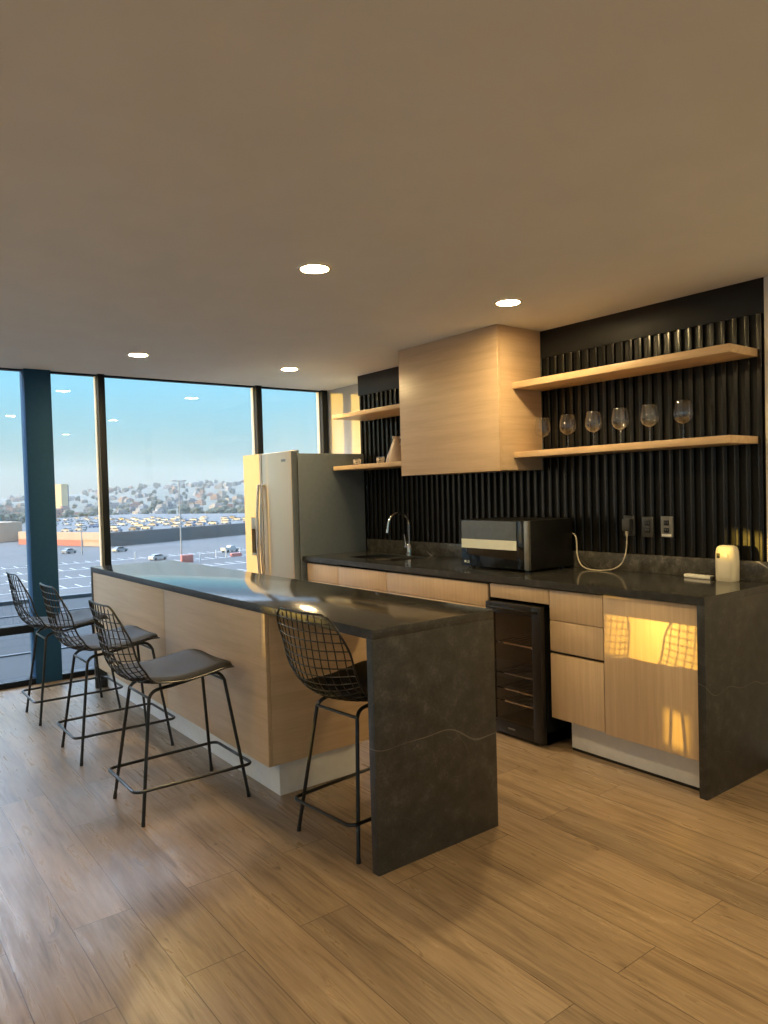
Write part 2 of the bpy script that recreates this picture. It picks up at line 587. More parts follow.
box(bm, 5.4, XE, YS - 0.15, YS, 0.0, H)
box(bm, -3.4, 5.4, YS - 0.15, YS, 0.0, 0.10)
for x in (-1.2, 1.0, 3.2):
    box(bm, x - 0.05, x + 0.05, YS - 0.15, YS, 0.10, H)
struct('wall_south', bm, MAT['wall'], 'unseen wall opposite the fluted panelling, windows added for more daylight', 'wall')  # glazed only to bring extra daylight onto the island front
for nm, dims, lab in (('window_10', (XE + 0.07, XE + 0.078, -10.4, -1.4, 0.10, H), 'added window panes of the unseen side wall'),
                      ('window_11', (-3.4, 5.4, YS - 0.08, YS - 0.072, 0.10, H), 'added window panes of the unseen wall opposite the fluted panelling')):
    tag(box_obj(nm, dims, MAT['glass'], smooth=False), lab, 'window', kind='structure')

struct('wall_right', (-0.0445, XE, -0.054, -0.0001, 0.0, H), MAT['wall'], 'pale painted wall strip at the open end of the fluted panelling', 'wall')

# window wall: mullions, column, panes
def mullion(n, y0, y1, label):
    bm = bmesh.new()
    box(bm, GX - 0.03, WX, y0, y1, 0.0, H, bev=0.003)
    box(bm, GX - 0.02, GX + 0.024, y0 - 0.007, y0 - 0.0002, 0.0, H, mi=1)  # pale strip on one side of the mullion, next to the glass
    o = link_mesh('trim_%d' % n, bm, [MAT['frame_dark'], MAT['pale_strip']])
    return tag(o, label, 'window frame', kind='structure')
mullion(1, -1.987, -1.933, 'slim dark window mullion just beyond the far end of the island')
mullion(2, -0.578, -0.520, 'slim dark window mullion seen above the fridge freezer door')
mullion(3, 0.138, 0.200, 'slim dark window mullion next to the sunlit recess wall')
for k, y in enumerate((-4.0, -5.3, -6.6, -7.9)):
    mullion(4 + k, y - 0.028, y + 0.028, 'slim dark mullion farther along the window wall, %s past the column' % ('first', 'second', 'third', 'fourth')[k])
struct('column', (-4.53, WX, -2.53, -2.34, 0.0, H), MAT['column'], 'broad dark column at the window, blue from glare put into its colour', 'column', bev=0.003)

def window(n, y0, y1, label, transom=True):
    t = thing('window_%d' % n, (GX, (y0 + y1) / 2, 0), label, 'window', kind='structure')
    h = (y1 - y0) / 2
    box_obj('pane', (-0.004, 0.004, -h, h, 0.0, H), MAT['glass'], t, smooth=False)
    bm = bmesh.new()
    box(bm, -0.03, WX - GX, -h, h, 0.0, 0.045, bev=0.003)
    link_mesh('bottom_rail', bm, MAT['frame_dark'], t)
    bm = bmesh.new()
    box(bm, -0.03, 0.03, -h, h, H - 0.012, H, bev=0.002)
    link_mesh('top_rail', bm, MAT['frame_dark'], t)
    if transom:
        bm = bmesh.new()
        box(bm, -0.03, WX - GX, -h, h, 0.400, 0.462, bev=0.003)
        link_mesh('transom', bm, MAT['frame_dark'], t)
window(1, -1.933, -0.578, 'wide window pane between the two slim mullions, left of the fridge')
window(2, -2.34, -1.987, 'narrow window pane between the dark column and the first mullion')
window(3, -3.972, -2.53, 'window pane left of the dark column, with a low transom bar')
window(4, -0.520, 0.138, 'window pane above the fridge with pale sky behind')
prev = -4.028
for k, y in enumerate((-5.3, -6.6, -7.9, -8.9)):
    window(5 + k, y + (0.028 if y > -8.5 else 0.0), prev, 'window pane farther along the window wall, %s past the column' % ('second', 'third', 'fourth', 'fifth')[k])
    prev = y - 0.028
# far end of the window wall: added slits shape the low sun into patches
bm = bmesh.new()
X0, X1 = -4.50, WX
box(bm, X0, X1, -8.90 - 1.37, -8.90, 1.76, H)
box(bm, X0, X1, -8.90 - 1.37, -8.90, 1.42, 1.62)
box(bm, X0, X1, -10.27, -9.41, 1.62, 1.76)
box(bm, X0, X1, -8.90 - 1.37, -8.90, 0.97, 1.12)
box(bm, X0, X1, -8.90 - 1.37, -8.90, 0.0, 0.79)
box(bm, X0, X1, -9.43, -8.90, 0.79, 0.97)
box(bm, X0, X1, -10.27, -9.93, 0.79, 0.97)
box(bm, X0, X1, YS, -10.27, 0.0, H)
struct('wall_left', bm, MAT['wall'], 'unseen end wall of the window side, with slits added to shape the sun', 'wall')
# fluted wall panelling
def fluted():
    bm = bmesh.new()
    x0, x1 = -3.51, -0.045
    box(bm, x0, x1, -0.030, -0.0, 0.0, H, mi=1)
    pitch = 0.0605
    n = int((x1 - x0) / pitch)
    zt = 2.235
    for i in range(n):
        xc = x0 + (i + 0.5) * (x1 - x0) / n
        w, d, rr = 0.0125, 0.050, 0.0055
        half = [(w, 0.029)] + [(w - rr * (1 - math.cos(math.radians(a))), d - rr * (1 - math.sin(math.radians(a)))) for a in (0, 22, 45, 68, 90)]
        poly = [(xc - a, -b) for a, b in half] + [(xc + a, -b) for a, b in reversed(half)]
        prism(bm, poly, 0.0, zt)
    o = link_mesh('wall_panelling', bm, [MAT['flute'], MAT['flute_gap']], angle=60)
    return tag(o, 'dark charcoal fluted wall panelling behind the kitchen counter', 'wall panel', kind='structure')
fluted()
struct('wall_header', (-3.51, -0.045, -0.048, -0.0301, 2.2352, H - 0.0005), MAT['smooth_dark'], 'smooth dark band of wall above the fluted panelling', 'wall panel', bev=0.002)

# ------------------------------------------------------------------ island
XI0, XI1, YI0, YI1, HI, TE = -0.4294, -3.9484, -2.2163, -1.5939, 0.9034, 0.0375
isl = thing('kitchen_island', ((XI0 + XI1) / 2, (YI0 + YI1) / 2, 0), 'long kitchen island with dark veined stone top, stone end panels and oak sides', 'kitchen island')
ix, iy = isl.location.x, isl.location.y
def I(x0, x1, y0, y1, z0, z1):
    return (x0 - ix, x1 - ix, y0 - iy, y1 - iy, z0, z1)
def two_sided_stone(bm):
    bm.normal_update()
    for f in bm.faces:
        f.material_index = 0 if f.normal.z > 0.5 else 1
bm = bmesh.new()
box(bm, *I(XI1, XI0, YI0, YI1, HI - TE, HI), bev=0.0012)
two_sided_stone(bm)
link_mesh('worktop', bm, [MAT['stone_top'], MAT['stone_side']], isl)
box_obj('end_panel', I(XI0 - TE, XI0, YI0, YI1, 0.0, HI - TE), MAT['stone_side'], isl, bev=0.0008)
box_obj('end_panel', I(XI1, XI1 + TE, YI0, YI1, 0.0, HI - TE), MAT['stone_side'], isl, bev=0.0015)
XP = -1.2538
box_obj('side_panel', I(-2.489, XP, YI0 + 0.004, YI0 + 0.024, 0.165, HI - TE - 0.001), MAT['oak_h'], isl, bev=0.001)
box_obj('side_panel', I(XI1 + TE + 0.001, -2.493, YI0 + 0.004, YI0 + 0.024, 0.165, HI - TE - 0.001), MAT['oak_h'], isl, bev=0.001)
box_obj('end_board', I(XP - 0.02, XP, YI0 + 0.025, YI1 - 0.02, 0.165, HI - TE - 0.001), MAT['oak_hy'], isl, bev=0.001)
box_obj('cabinet_body', I(XI1 + TE + 0.002, XP - 0.021, YI0 + 0.026, YI1 - 0.03, 0.165, HI - TE - 0.002), MAT['carcass'], isl)
for a, b in ((XI1 + TE + 0.003, -3.25), (-3.247, -2.59), (-2.587, -1.93), (-1.927, XP)):
    box_obj('cabinet_door', I(a, b, YI1 - 0.0295, YI1 - 0.010, 0.168, HI - TE - 0.02), MAT['oak_v'], isl, bev=0.001)
box_obj('toe_kick', I(XI1 + TE + 0.002, -1.300, -2.1344, -1.70, 0.0, 0.1648), MAT['white_kick'], isl)

# ------------------------------------------------------------------ counter run on the wall
DC, HC = 0.726, 0.900
XL = -3.39
ct = thing('kitchen_counter', (-1.7, -DC / 2, 0), 'dark stone counter along the fluted wall with a stone side panel reaching the floor', 'countertop')
def K(x0, x1, y0, y1, z0, z1):
    return (x0 + 1.7, x1 + 1.7, y0 + DC / 2, y1 + DC / 2, z0, z1)
SX0, SX1, SY0, SY1 = -3.02, -2.44, -0.54, -0.19       # sink cut-out
bm = bmesh.new()
box(bm, *K(XL, SX0, -DC, -0.056, HC - TE, HC))
box(bm, *K(SX1, 0.0, -DC, -0.056, HC - TE, HC))
box(bm, *K(SX0, SX1, -DC, SY0, HC - TE, HC))
box(bm, *K(SX0, SX1, SY1, -0.056, HC - TE, HC))
bmesh.ops.remove_doubles(bm, verts=bm.verts, dist=1e-5)
two_sided_stone(bm)
link_mesh('worktop', bm, [MAT['stone_top'], MAT['stone_side']], ct, smooth=False)
box_obj('side_panel', K(-TE, 0.0, -DC, -0.0565, 0.0, HC - TE), MAT['stone_side'], ct, bev=0.0015)
box_obj('splashback', K(XL, -0.0, -0.080, -0.056, HC + 0.0002, HC + 0.102), MAT['stone_splash'], ct, bev=0.0015)

snk = thing('sink', ((SX0 + SX1) / 2, (SY0 + SY1) / 2, HC - 0.2), 'stainless steel sink bowl set into the dark counter under the tap', 'sink')
bm = bmesh.new()
hx, hy = (SX1 - SX0) / 2 - 0.001, (SY1 - SY0) / 2 - 0.001
t_ = 0.004
box(bm, -hx, hx, -hy, hy, 0.0, t_)
box(bm, -hx, -hx + t_, -hy, hy, t_, 0.198)
box(bm, hx - t_, hx, -hy, hy, t_, 0.198)
box(bm, -hx, hx, -hy, -hy + t_, t_, 0.198)
box(bm, -hx, hx, hy - t_, hy, t_, 0.198)
link_mesh('bowl', bm, MAT['sink'], snk, smooth=False)
bm = bmesh.new()
lathe(bm, [(0, 0.0062), (0.03, 0.0062), (0.042, 0.0075), (0.045, 0.0041)], (0.0, 0.05, 0.0), 20)
link_mesh('drain', bm, MAT['chrome'], snk)

# tap
tap = thing('kitchen_tap', (-2.775, -0.115, HC), 'chrome gooseneck kitchen tap standing behind the sink', 'tap')
bm = bmesh.new()
lathe(bm, [(0, 0), (0.028, 0), (0.028, 0.006), (0.022, 0.010), (0.021, 0.075), (0.016, 0.085), (0, 0.085)], seg=24)
link_mesh('base', bm, MAT['chrome'], tap)
bm = bmesh.new()
pts = [(0, 0, 0.08), (0, 0, 0.24)]
R = 0.095
for k in range(1, 13):
    a = math.pi * k / 12
    pts.append((-0.02 * (1 - math.cos(a)) * 0.5, -R * (1 - math.cos(a)), 0.24 + R * math.sin(a) * 0.95))
pts.append((-0.022, -2 * R - 0.004, 0.205))
tube(bm, pts, 0.0105, 12)
link_mesh('spout', bm, MAT['chrome'], tap)
bm = bmesh.new()
cyl(bm, (-0.022, -2 * R - 0.004, 0.208), (-0.023, -2 * R - 0.008, 0.180), 0.0135, 0.0125, 14)
link_mesh('aerator', bm, MAT['chrome'], tap)
bm = bmesh.new()
cyl(bm, (-0.018, 0, 0.055), (-0.05, 0, 0.055), 0.014, 0.014, 14)
tube(bm, [(-0.043, 0, 0.06), (-0.052, 0, 0.10), (-0.064, 0, 0.155)], [0.006, 0.006, 0.005], 10)
link_mesh('lever', bm, MAT['chrome'], tap)

# base cabinets: front faces at y=-0.706
YF = -0.706
YB = -0.688
def cabinet(x0, x1, fronts, label, mat='oak_v', z0=0.165, bottom=0.165):
    t = thing('base_cabinet', ((x0 + x1) / 2, -0.38, 0), label, 'cabinet', 'oak base cabinets under the counter')
    xc = (x0 + x1) / 2
    hw = (x1 - x0) / 2
    box_obj('body', (-hw + 0.001, hw - 0.001, YB + 0.38 + 0.001, -0.06 + 0.38, bottom, 0.8615 if not label.startswith('oak cabinet under') else 0.68), MAT['carcass'], t)
    for kind, a, b in fronts:
        box_obj(kind, (-hw + 0.0015, hw - 0.0015, YF + 0.38, YB + 0.38, a, b), MAT[mat], t, bev=0.0012)
    return t
cabinet(-3.355, -2.915, [('drawer', 0.712, 0.845), ('door', 0.168, 0.708)], 'oak base cabinet next to the fridge, end of the counter run')
c_sink = thing('base_cabinet', ((-2.912 - 2.315) / 2, -0.38, 0), 'oak base cabinet below the sink and tap', 'cabinet', 'oak base cabinets under the counter')
hw = (2.912 - 2.315) / 2
box_obj('body', (-hw + 0.001, hw - 0.001, YB + 0.381, 0.32, 0.165, 0.69), MAT['carcass'], c_sink)
box_obj('drawer', (-hw + 0.0015, hw - 0.0015, YF + 0.38, YB + 0.38, 0.712, 0.845), MAT['oak_v'], c_sink, bev=0.0012)
box_obj('door', (-hw + 0.0015, hw - 0.0015, YF + 0.38, YB + 0.38, 0.168, 0.708), MAT['oak_v'], c_sink, bev=0.0012)
cabinet(-2.312, -1.342, [('drawer', 0.712, 0.845), ('door', 0.168, 0.708)], 'wide oak base cabinet below the microwave')
cabinet(-1.322, -0.886, [('panel', 0.772, 0.852)], 'shallow oak front strip above the black drinks cooler', bottom=0.772)
cabinet(-0.884, -0.545, [('drawer', 0.693, 0.852), ('drawer', 0.527, 0.689), ('door', 0.166, 0.512)], 'narrow oak cabinet of two drawers and a door beside the drinks cooler')
cabinet(-0.543, -0.0395, [('door', 0.158, 0.857)], 'oak cabinet with one tall plain door next to the stone side panel')
pl = thing('plinth_board', (-0.42, -0.645, 0), 'brushed silver plinth board under the oak cabinets beside the cooler', 'plinth')
box_obj('board', (-0.79 + 0.42, -0.038 + 0.42, -0.012, 0.0, 0.016, 0.157), MAT['steel_h'], pl)
box_obj('shadow_strip', (-0.79 + 0.42, -0.038 + 0.42, -0.008, 0.0, 0.0, 0.016), MAT['black'], pl)  # black strip stands in for the thin shadow under the board
pl2 = thing('plinth_board', (-2.35, -0.645, 0), 'brushed silver plinth board hidden behind the island, under the sink cabinets', 'plinth')
box_obj('board', (-1.04, 1.03, -0.012, 0.0, 0.016, 0.157), MAT['steel_h'], pl2)
box_obj('shadow_strip', (-1.04, 1.03, -0.008, 0.0, 0.0, 0.016), MAT['black'], pl2)

# ------------------------------------------------------------------ drinks cooler
co = thing('drinks_cooler', (-1.105, -0.40, 0), 'black glass-door drinks cooler built in below the counter', 'drinks cooler')
w2 = 0.203
yd0, yd1 = -0.760 + 0.40, -0.722 + 0.40
bm = bmesh.new()
box(bm, -w2, -w2 + 0.02, yd1 + 0.004, 0.32, 0.015, 0.755)
box(bm, w2 - 0.02, w2, yd1 + 0.004, 0.32, 0.015, 0.755)
box(bm, -w2, w2, 0.30, 0.32, 0.015, 0.755)
box(bm, -w2, w2, yd1 + 0.004, 0.32, 0.735, 0.755)
box(bm, -w2, w2, yd1 + 0.004, 0.32, 0.015, 0.075)
box(bm, -w2 + 0.0205, w2 - 0.0205, 0.290, 0.2995, 0.0755, 0.7345, mi=1)
box(bm, -w2 + 0.0202, -w2 + 0.024, yd1 + 0.01, 0.2895, 0.0755, 0.7345, mi=1)
box(bm, w2 - 0.024, w2 - 0.0202, yd1 + 0.01, 0.2895, 0.0755, 0.7345, mi=1)
link_mesh('body', bm, [MAT['black'], MAT['cooler_inside']], co, smooth=False)
bm = bmesh.new()
fz0, fz1 = 0.02, 0.757
gx0, gx1, gz0, gz1 = -w2 + 0.042, w2 - 0.062, 0.085, 0.700
box(bm, -w2, gx0, yd0, yd1, fz0, fz1, bev=0.003)
box(bm, gx1, w2, yd0, yd1, fz0, fz1, bev=0.003)
box(bm, gx0, gx1, yd0, yd1, fz0, gz0, bev=0.002)
box(bm, gx0, gx1, yd0, yd1, gz1, fz1, bev=0.002)
door = link_mesh('door_frame', bm, MAT['black'], co)
box_obj('glass', (gx0, gx1, yd0 + 0.004, yd0 + 0.010, gz0, gz1), MAT['cooler_glass'], door, smooth=False)
bm = bmesh.new()
box(bm, -w2 + 0.01, w2 - 0.02, yd0 - 0.012, yd0, 0.722, 0.734, bev=0.003)
link_mesh('handle', bm, MAT['black_gloss'], door)
box_obj('badge', (-0.045, 0.005, yd0 - 0.002, yd0, 0.050, 0.058), MAT['grey_trim'], door)
for z in (0.52, 0.345, 0.255, 0.185):
    bm = bmesh.new()
    box(bm, -w2 + 0.024, w2 - 0.024, yd1 + 0.012, yd1 + 0.018, z - 0.004, z + 0.004)
    for k in range(9):
        x = -w2 + 0.035 + k * (2 * w2 - 0.07) / 8
        cyl(bm, (x, yd1 + 0.015, z), (x, 0.28, z), 0.002, seg=6)
    link_mesh('wire_shelf', bm, MAT['chrome'], co)

# ------------------------------------------------------------------ wall cabinet box
wc = thing('wall_cabinet', (-1.945, 0, 1.51), 'big square oak wall cabinet hung from the ceiling over the counter', 'cabinet')
hx = (2.4289 - 1.4605) / 2
box_obj('body', (-hx + 0.0005, hx - 0.0005, -0.434, -0.056, 0.004, H - 1.51 - 0.001), MAT['oak_hy'], wc, bev=0.001)
box_obj('door', (-hx, hx, -0.4548, -0.4345, 0.0, H - 1.51 - 0.001), MAT['oak_h'], wc, bev=0.0012)

# shelves
def shelf(x0, x1, z0, z1, label, y0=-0.330):
    bm = bmesh.new()
    box(bm, x0, x1, y0, -0.056, z0, z1, bev=0.002)
    bmesh.ops.translate(bm, verts=bm.verts, vec=(-(x0 + x1) / 2, 0, -z0))
    o = link_mesh('wall_shelf', bm, MAT['oak_shelf'], loc=((x0 + x1) / 2, 0, z0))
    return tag(o, label, 'shelf', 'oak floating shelves on the fluted wall')
shelf(-1.459, -0.078, 2.020, 2.060, 'long upper oak shelf right of the wall cabinet, empty')
shelf(-1.459, -0.080, 1.589, 1.626, 'long lower oak shelf carrying the row of wine glasses')
shelf(-3.396, -2.431, 2.008, 2.040, 'short upper oak shelf above the fridge side, empty', y0=-0.402)
shelf(-3.396, -2.431, 1.586, 1.620, 'short lower oak shelf holding the jug and cups', y0=-0.402)

# ------------------------------------------------------------------ fridge
fr = thing('fridge', (-3.815, -0.42, 0), 'stainless side-by-side fridge freezer with grey sides by the window', 'fridge')
FX0, FX1 = -4.235 + 3.815, -3.402 + 3.815
yb0 = -0.735 + 0.42
yf0 = -0.800 + 0.42
bm = bmesh.new()
box(bm, FX0 + 0.004, FX1 - 0.004, yb0, 0.34, 0.03, 1.728, bev=0.004)
for sx in (FX0 + 0.06, FX1 - 0.06):
    for sy in (yb0 + 0.06, 0.28):
        cyl(bm, (sx, sy, 0), (sx, sy, 0.032), 0.02, seg=12)
link_mesh('body', bm, MAT['fridge_side'], fr)
XS = -3.898 + 3.815
def fdoor(x0, x1, z0, z1):
    bm = bmesh.new()
    box(bm, x0, x1, yf0, yb0 - 0.006, z0, z1, bev=0.008, seg=3)
    bm.normal_update()
    for f in bm.faces:
        if f.normal.x > 0.9 or f.normal.z > 0.9:
            f.material_index = 1
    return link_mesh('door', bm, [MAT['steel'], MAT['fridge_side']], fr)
# freezer door has the dispenser cavity, so it is built as a frame of four blocks
dx0, dx1, dz0, dz1 = -4.118 + 3.815, -3.975 + 3.815, 0.875, 1.205
bm = bmesh.new()
t = bmesh.new()
bmesh.ops.create_cube(t, size=1.0)
for v in t.verts:
    v.co = Vector(((FX0 + XS - 0.003) / 2 + v.co.x * (XS - 0.003 - FX0), (yf0 + yb0 - 0.006) / 2 + v.co.y * (yb0 - 0.006 - yf0), (0.05 + 1.75) / 2 + v.co.z * 1.70))
for plane, no in (((dx0, 0, 0), (1, 0, 0)), ((dx1, 0, 0), (1, 0, 0)), ((0, 0, dz0), (0, 0, 1)), ((0, 0, dz1), (0, 0, 1))):
    bmesh.ops.bisect_plane(t, geom=t.verts[:] + t.edges[:] + t.faces[:], plane_co=plane, plane_no=no)
hole = [f for f in t.faces if abs(f.calc_center_median().y - yf0) < 1e-4 and dx0 < f.calc_center_median().x < dx1 and dz0 < f.calc_center_median().z < dz1]
r_ = bmesh.ops.extrude_discrete_faces(t, faces=hole)
nf = r_['faces']
for f in nf:
    for v in f.verts:
        v.co.y += 0.045
bmesh.ops.remove_doubles(t, verts=t.verts, dist=1e-6)
# side walls of the cavity
for (xa, za, xb, zb) in ((dx0, dz0, dx1, dz0), (dx1, dz0, dx1, dz1), (dx1, dz1, dx0, dz1), (dx0, dz1, dx0, dz0)):
    vs = [t.verts.new((xa, yf0, za)), t.verts.new((xb, yf0, zb)), t.verts.new((xb, yf0 + 0.045, zb)), t.verts.new((xa, yf0 + 0.045, za))]
    t.faces.new(vs)
bmesh.ops.remove_doubles(t, verts=t.verts, dist=1e-6)
merge(bm, t)
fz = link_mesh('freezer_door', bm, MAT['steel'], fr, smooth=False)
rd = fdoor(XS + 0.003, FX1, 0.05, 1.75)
bm = bmesh.new()
box(bm, dx0 + 0.004, dx1 - 0.004, yf0 - 0.002, yf0 + 0.04, 1.105, dz1 - 0.004, bev=0.002)
disp = link_mesh('dispenser_panel', bm, MAT['grey_trim'], fz)
bm = bmesh.new()
box(bm, dx0 + 0.004, dx1 - 0.004, yf0 + 0.034, yf0 + 0.044, dz0 + 0.004, 1.104)
link_mesh('dispenser_recess', bm, MAT['black_gloss'], fz)
bm = bmesh.new()
box(bm, -0.012 + (dx0 + dx1) / 2, 0.012 + (dx0 + dx1) / 2, yf0 + 0.018, yf0 + 0.026, 0.93, 1.05, bev=0.003)
link_mesh('dispenser_paddle', bm, MAT['handle'], fz)
bm = bmesh.new()
box(bm, dx0 + 0.004, dx1 - 0.004, yf0 - 0.004, yf0 + 0.04, dz0 + 0.002, dz0 + 0.018, bev=0.002)
link_mesh('drip_tray', bm, MAT['grey_trim'], fz)
def fhandle(x, par):
    bm = bmesh.new()
    pts = []
    z0, z1 = 0.60, 1.485
    for k in range(25):
        a = k / 24
        z = z0 + (z1 - z0) * a
        bow = math.sin(math.pi * a)
        pts.append((x, yf0 - 0.014 - 0.027 * bow ** 0.7, z))
    tube(bm, pts, 0.0125, 10)
    for z in (z0 + 0.005, z1 - 0.005):
        cyl(bm, (x, yf0 + 0.002, z), (x, yf0 - 0.014, z), 0.013, seg=12)
    link_mesh('handle', bm, MAT['handle'], par)
fhandle(XS - 0.035, fz)
fhandle(XS + 0.035, rd)
box_obj('badge', (FX1 - 0.155, FX1 - 0.085, yf0 - 0.0015, yf0 + 0.001, 1.665, 1.685), MAT['grey_trim'], rd)
for x in (FX1 - 0.06, FX0 + 0.06):
    bm = bmesh.new()
    box(bm, x - 0.03, x + 0.03, yb0 - 0.02, yb0 + 0.03, 1.7285, 1.757, bev=0.004)
    link_mesh('hinge_cover', bm, MAT['fridge_side'], fr)

# ------------------------------------------------------------------ microwave
mw = thing('microwave', (-1.483, -0.30, HC), 'black microwave oven with a pale band across its door, on the counter', 'microwave')
mx0, mx1 = -1.766 + 1.483, -1.200 + 1.483
my0, my1 = -0.505 + 0.30, -0.10 + 0.30
box_obj('body', (mx0, mx1, my0 + 0.022, my1, 0.012, 0.306), MAT['black'], mw, bev=0.004)
xd = -1.290 + 1.483
box_obj('door', (mx0, xd, my0, my0 + 0.021, 0.014, 0.305), MAT['black_gloss'], mw, bev=0.003)
md = bpy.data.objects['door.%03d' % 0] if False else [o for o in mw.children if o.name.startswith('door')][0]
box_obj('window', (mx0 + 0.004, xd - 0.004, my0 - 0.0015, my0 + 0.001, 0.186, 0.301), MAT['smoke_gloss'], md)
box_obj('trim_band', (mx0 + 0.003, xd - 0.003, my0 - 0.003, my0 + 0.001, 0.128, 0.185), MAT['band'], md)  # pale band across the door below its window
box_obj('control_panel', (xd + 0.001, mx1 - 0.036, my0, my0 + 0.021, 0.014, 0.305), MAT['black_gloss'], mw, bev=0.003)
box_obj('corner_strip', (mx1 - 0.035, mx1, my0, my0 + 0.021, 0.014, 0.305), MAT['grey_trim'], mw, bev=0.002)
for sx in (mx0 + 0.05, mx1 - 0.05):
    for sy in (my0 + 0.05, my1 - 0.05):
        bm = bmesh.new()
        cyl(bm, (sx, sy, 0), (sx, sy, 0.0125), 0.016, seg=12)
        link_mesh('foot', bm, MAT['black'], mw)
# maker's mark low on the door: a small roundel and two letters
bm = bmesh.new()
cyl(bm, (mx0 + 0.030, my0 - 0.0006, 0.040), (mx0 + 0.030, my0 + 0.001, 0.040), 0.008, seg=20)
link_mesh('logo', bm, MAT['band'], md)
lx, lz, ly0, ly1 = mx0 + 0.044, 0.0325, my0 - 0.0006, my0 + 0.001
bm = bmesh.new()
box(bm, lx, lx + 0.003, ly0, ly1, lz, lz + 0.015)
box(bm, lx + 0.003, lx + 0.010, ly0, ly1, lz, lz + 0.003)
link_mesh('letter', bm, MAT['band'], md, smooth=False)
bm = bmesh.new()
gx = lx + 0.0135
box(bm, gx, gx + 0.003, ly0, ly1, lz, lz + 0.015)
box(bm, gx + 0.003, gx + 0.011, ly0, ly1, lz, lz + 0.003)
box(bm, gx + 0.003, gx + 0.011, ly0, ly1, lz + 0.012, lz + 0.015)
box(bm, gx + 0.008, gx + 0.011, ly0, ly1, lz + 0.003, lz + 0.0085)
box(bm, gx + 0.006, gx + 0.008, ly0, ly1, lz + 0.006, lz + 0.0085)
link_mesh('letter', bm, MAT['band'], md, smooth=False)

# ------------------------------------------------------------------ sockets, cable, freshener, remote
def socket(x, z, label, plate, lit=False):
    t = thing('wall_socket', (x, -0.0540, z), label, 'socket', 'sockets on the fluted wall')
    bm = bmesh.new()
    box(bm, -0.036, 0.036, -0.012, 0.0, -0.058, 0.058, bev=0.003)
    link_mesh('plate', bm, MAT[plate], t)
    for dz in (0.022, -0.018):
        bm = bmesh.new()
        box(bm, -0.016, 0.016, -0.0145, -0.0118, dz - 0.014, dz + 0.014, bev=0.002)
        ou = link_mesh('outlet', bm, MAT['black'], t)
        for sx in (-0.007, 0.007):
            box_obj('slot', (sx - 0.001, sx + 0.001, -0.0152, -0.0140, dz - 0.004, dz + 0.006), MAT['grey_trim'], ou)
    if lit:
        box_obj('indicator', (-0.028, 0.028, -0.0135, -0.0118, -0.053, -0.040), MAT['white'], t)
    return t
socket(-0.822, 1.165, 'dark wall socket with the beige cable plugged in', 'dark_plate')
socket(-0.702, 1.160, 'dark wall socket between the plugged-in one and the grey one', 'dark_plate')
socket(-0.583, 1.163, 'grey wall socket with a white strip along its bottom', 'grey_plate', True)
plug = thing('power_cable', (-0.822, -0.0695, 1.165), 'beige power cable looping from the wall socket down to the counter', 'cable')
bm = bmesh.new()
box(bm, -0.026, 0.026, -0.030, 0.0, -0.030, 0.040, bev=0.006)
link_mesh('plug', bm, MAT['dark_plate'], plug)
bm = bmesh.new()
cyl(bm, (0, -0.018, -0.030), (0, -0.018, -0.062), 0.009, 0.006, 12)
link_mesh('plug_boot', bm, MAT['cable'], plug)
bm = bmesh.new()
P0 = Vector((-0.822, -0.0695, 1.165))
path = [(-0.822, -0.0875, 1.105), (-0.822, -0.090, 1.06), (-0.826, -0.10, 1.00), (-0.845, -0.115, 0.945), (-0.885, -0.135, 0.915), (-0.94, -0.155, 0.9045), (-1.01, -0.165, 0.9045), (-1.07, -0.155, 0.912), (-1.12, -0.135, 0.935), (-1.155, -0.115, 0.985), (-1.175, -0.0935, 1.06), (-1.19, -0.089, 1.10), (-1.23, -0.0875, 1.12)]
tube(bm, [Vector(p) - P0 for p in catmull(path, 6)], 0.0038, 8)
link_mesh('cord', bm, MAT['cable'], plug)

af = thing('air_freshener', (-0.205, -0.135, HC), 'cream automatic air freshener standing at the end of the counter', 'air freshener')
bm = bmesh.new()
secs = [(0.0, 0.050, 0.036), (0.004, 0.053, 0.038), (0.10, 0.054, 0.038), (0.150, 0.052, 0.037), (0.172, 0.046, 0.033), (0.180, 0.034, 0.025), (0.181, 0.0, 0.0)]
rings = []
for z, a, b in secs:
    if a == 0:
        rings.append([bm.verts.new((0, 0, z))])
        continue
    ring = []
    for k in range(28):
        th = 2 * math.pi * k / 28
        c_, s_ = math.cos(th), math.sin(th)
        e = 0.6
        ring.append(bm.verts.new((a * math.copysign(abs(c_) ** e, c_), b * math.copysign(abs(s_) ** e, s_), z)))
    rings.append(ring)
bm.faces.new(list(reversed(rings[0])))
for a, b in zip(rings, rings[1:]):
    for k in range(28):
        if len(b) == 1:
            bm.faces.new([a[k], a[(k + 1) % 28], b[0]])
        else:
            bm.faces.new([a[k], a[(k + 1) % 28], b[(k + 1) % 28], b[k]])
link_mesh('case', bm, MAT['cream'], af, angle=50)
box_obj('sensor_window', (-0.036, -0.020, -0.0395, -0.0355, 0.118, 0.142), MAT['black'], af, bev=0.001)
bm = bmesh.new()
cyl(bm, (0.010, -0.0350, 0.132), (0.010, -0.0405, 0.132), 0.012, seg=18)
link_mesh('spray_nozzle', bm, MAT['white'], af)
box_obj('front_panel', (-0.030, 0.034, -0.0395, -0.0360, 0.015, 0.105), MAT['cream'], af, bev=0.0015)

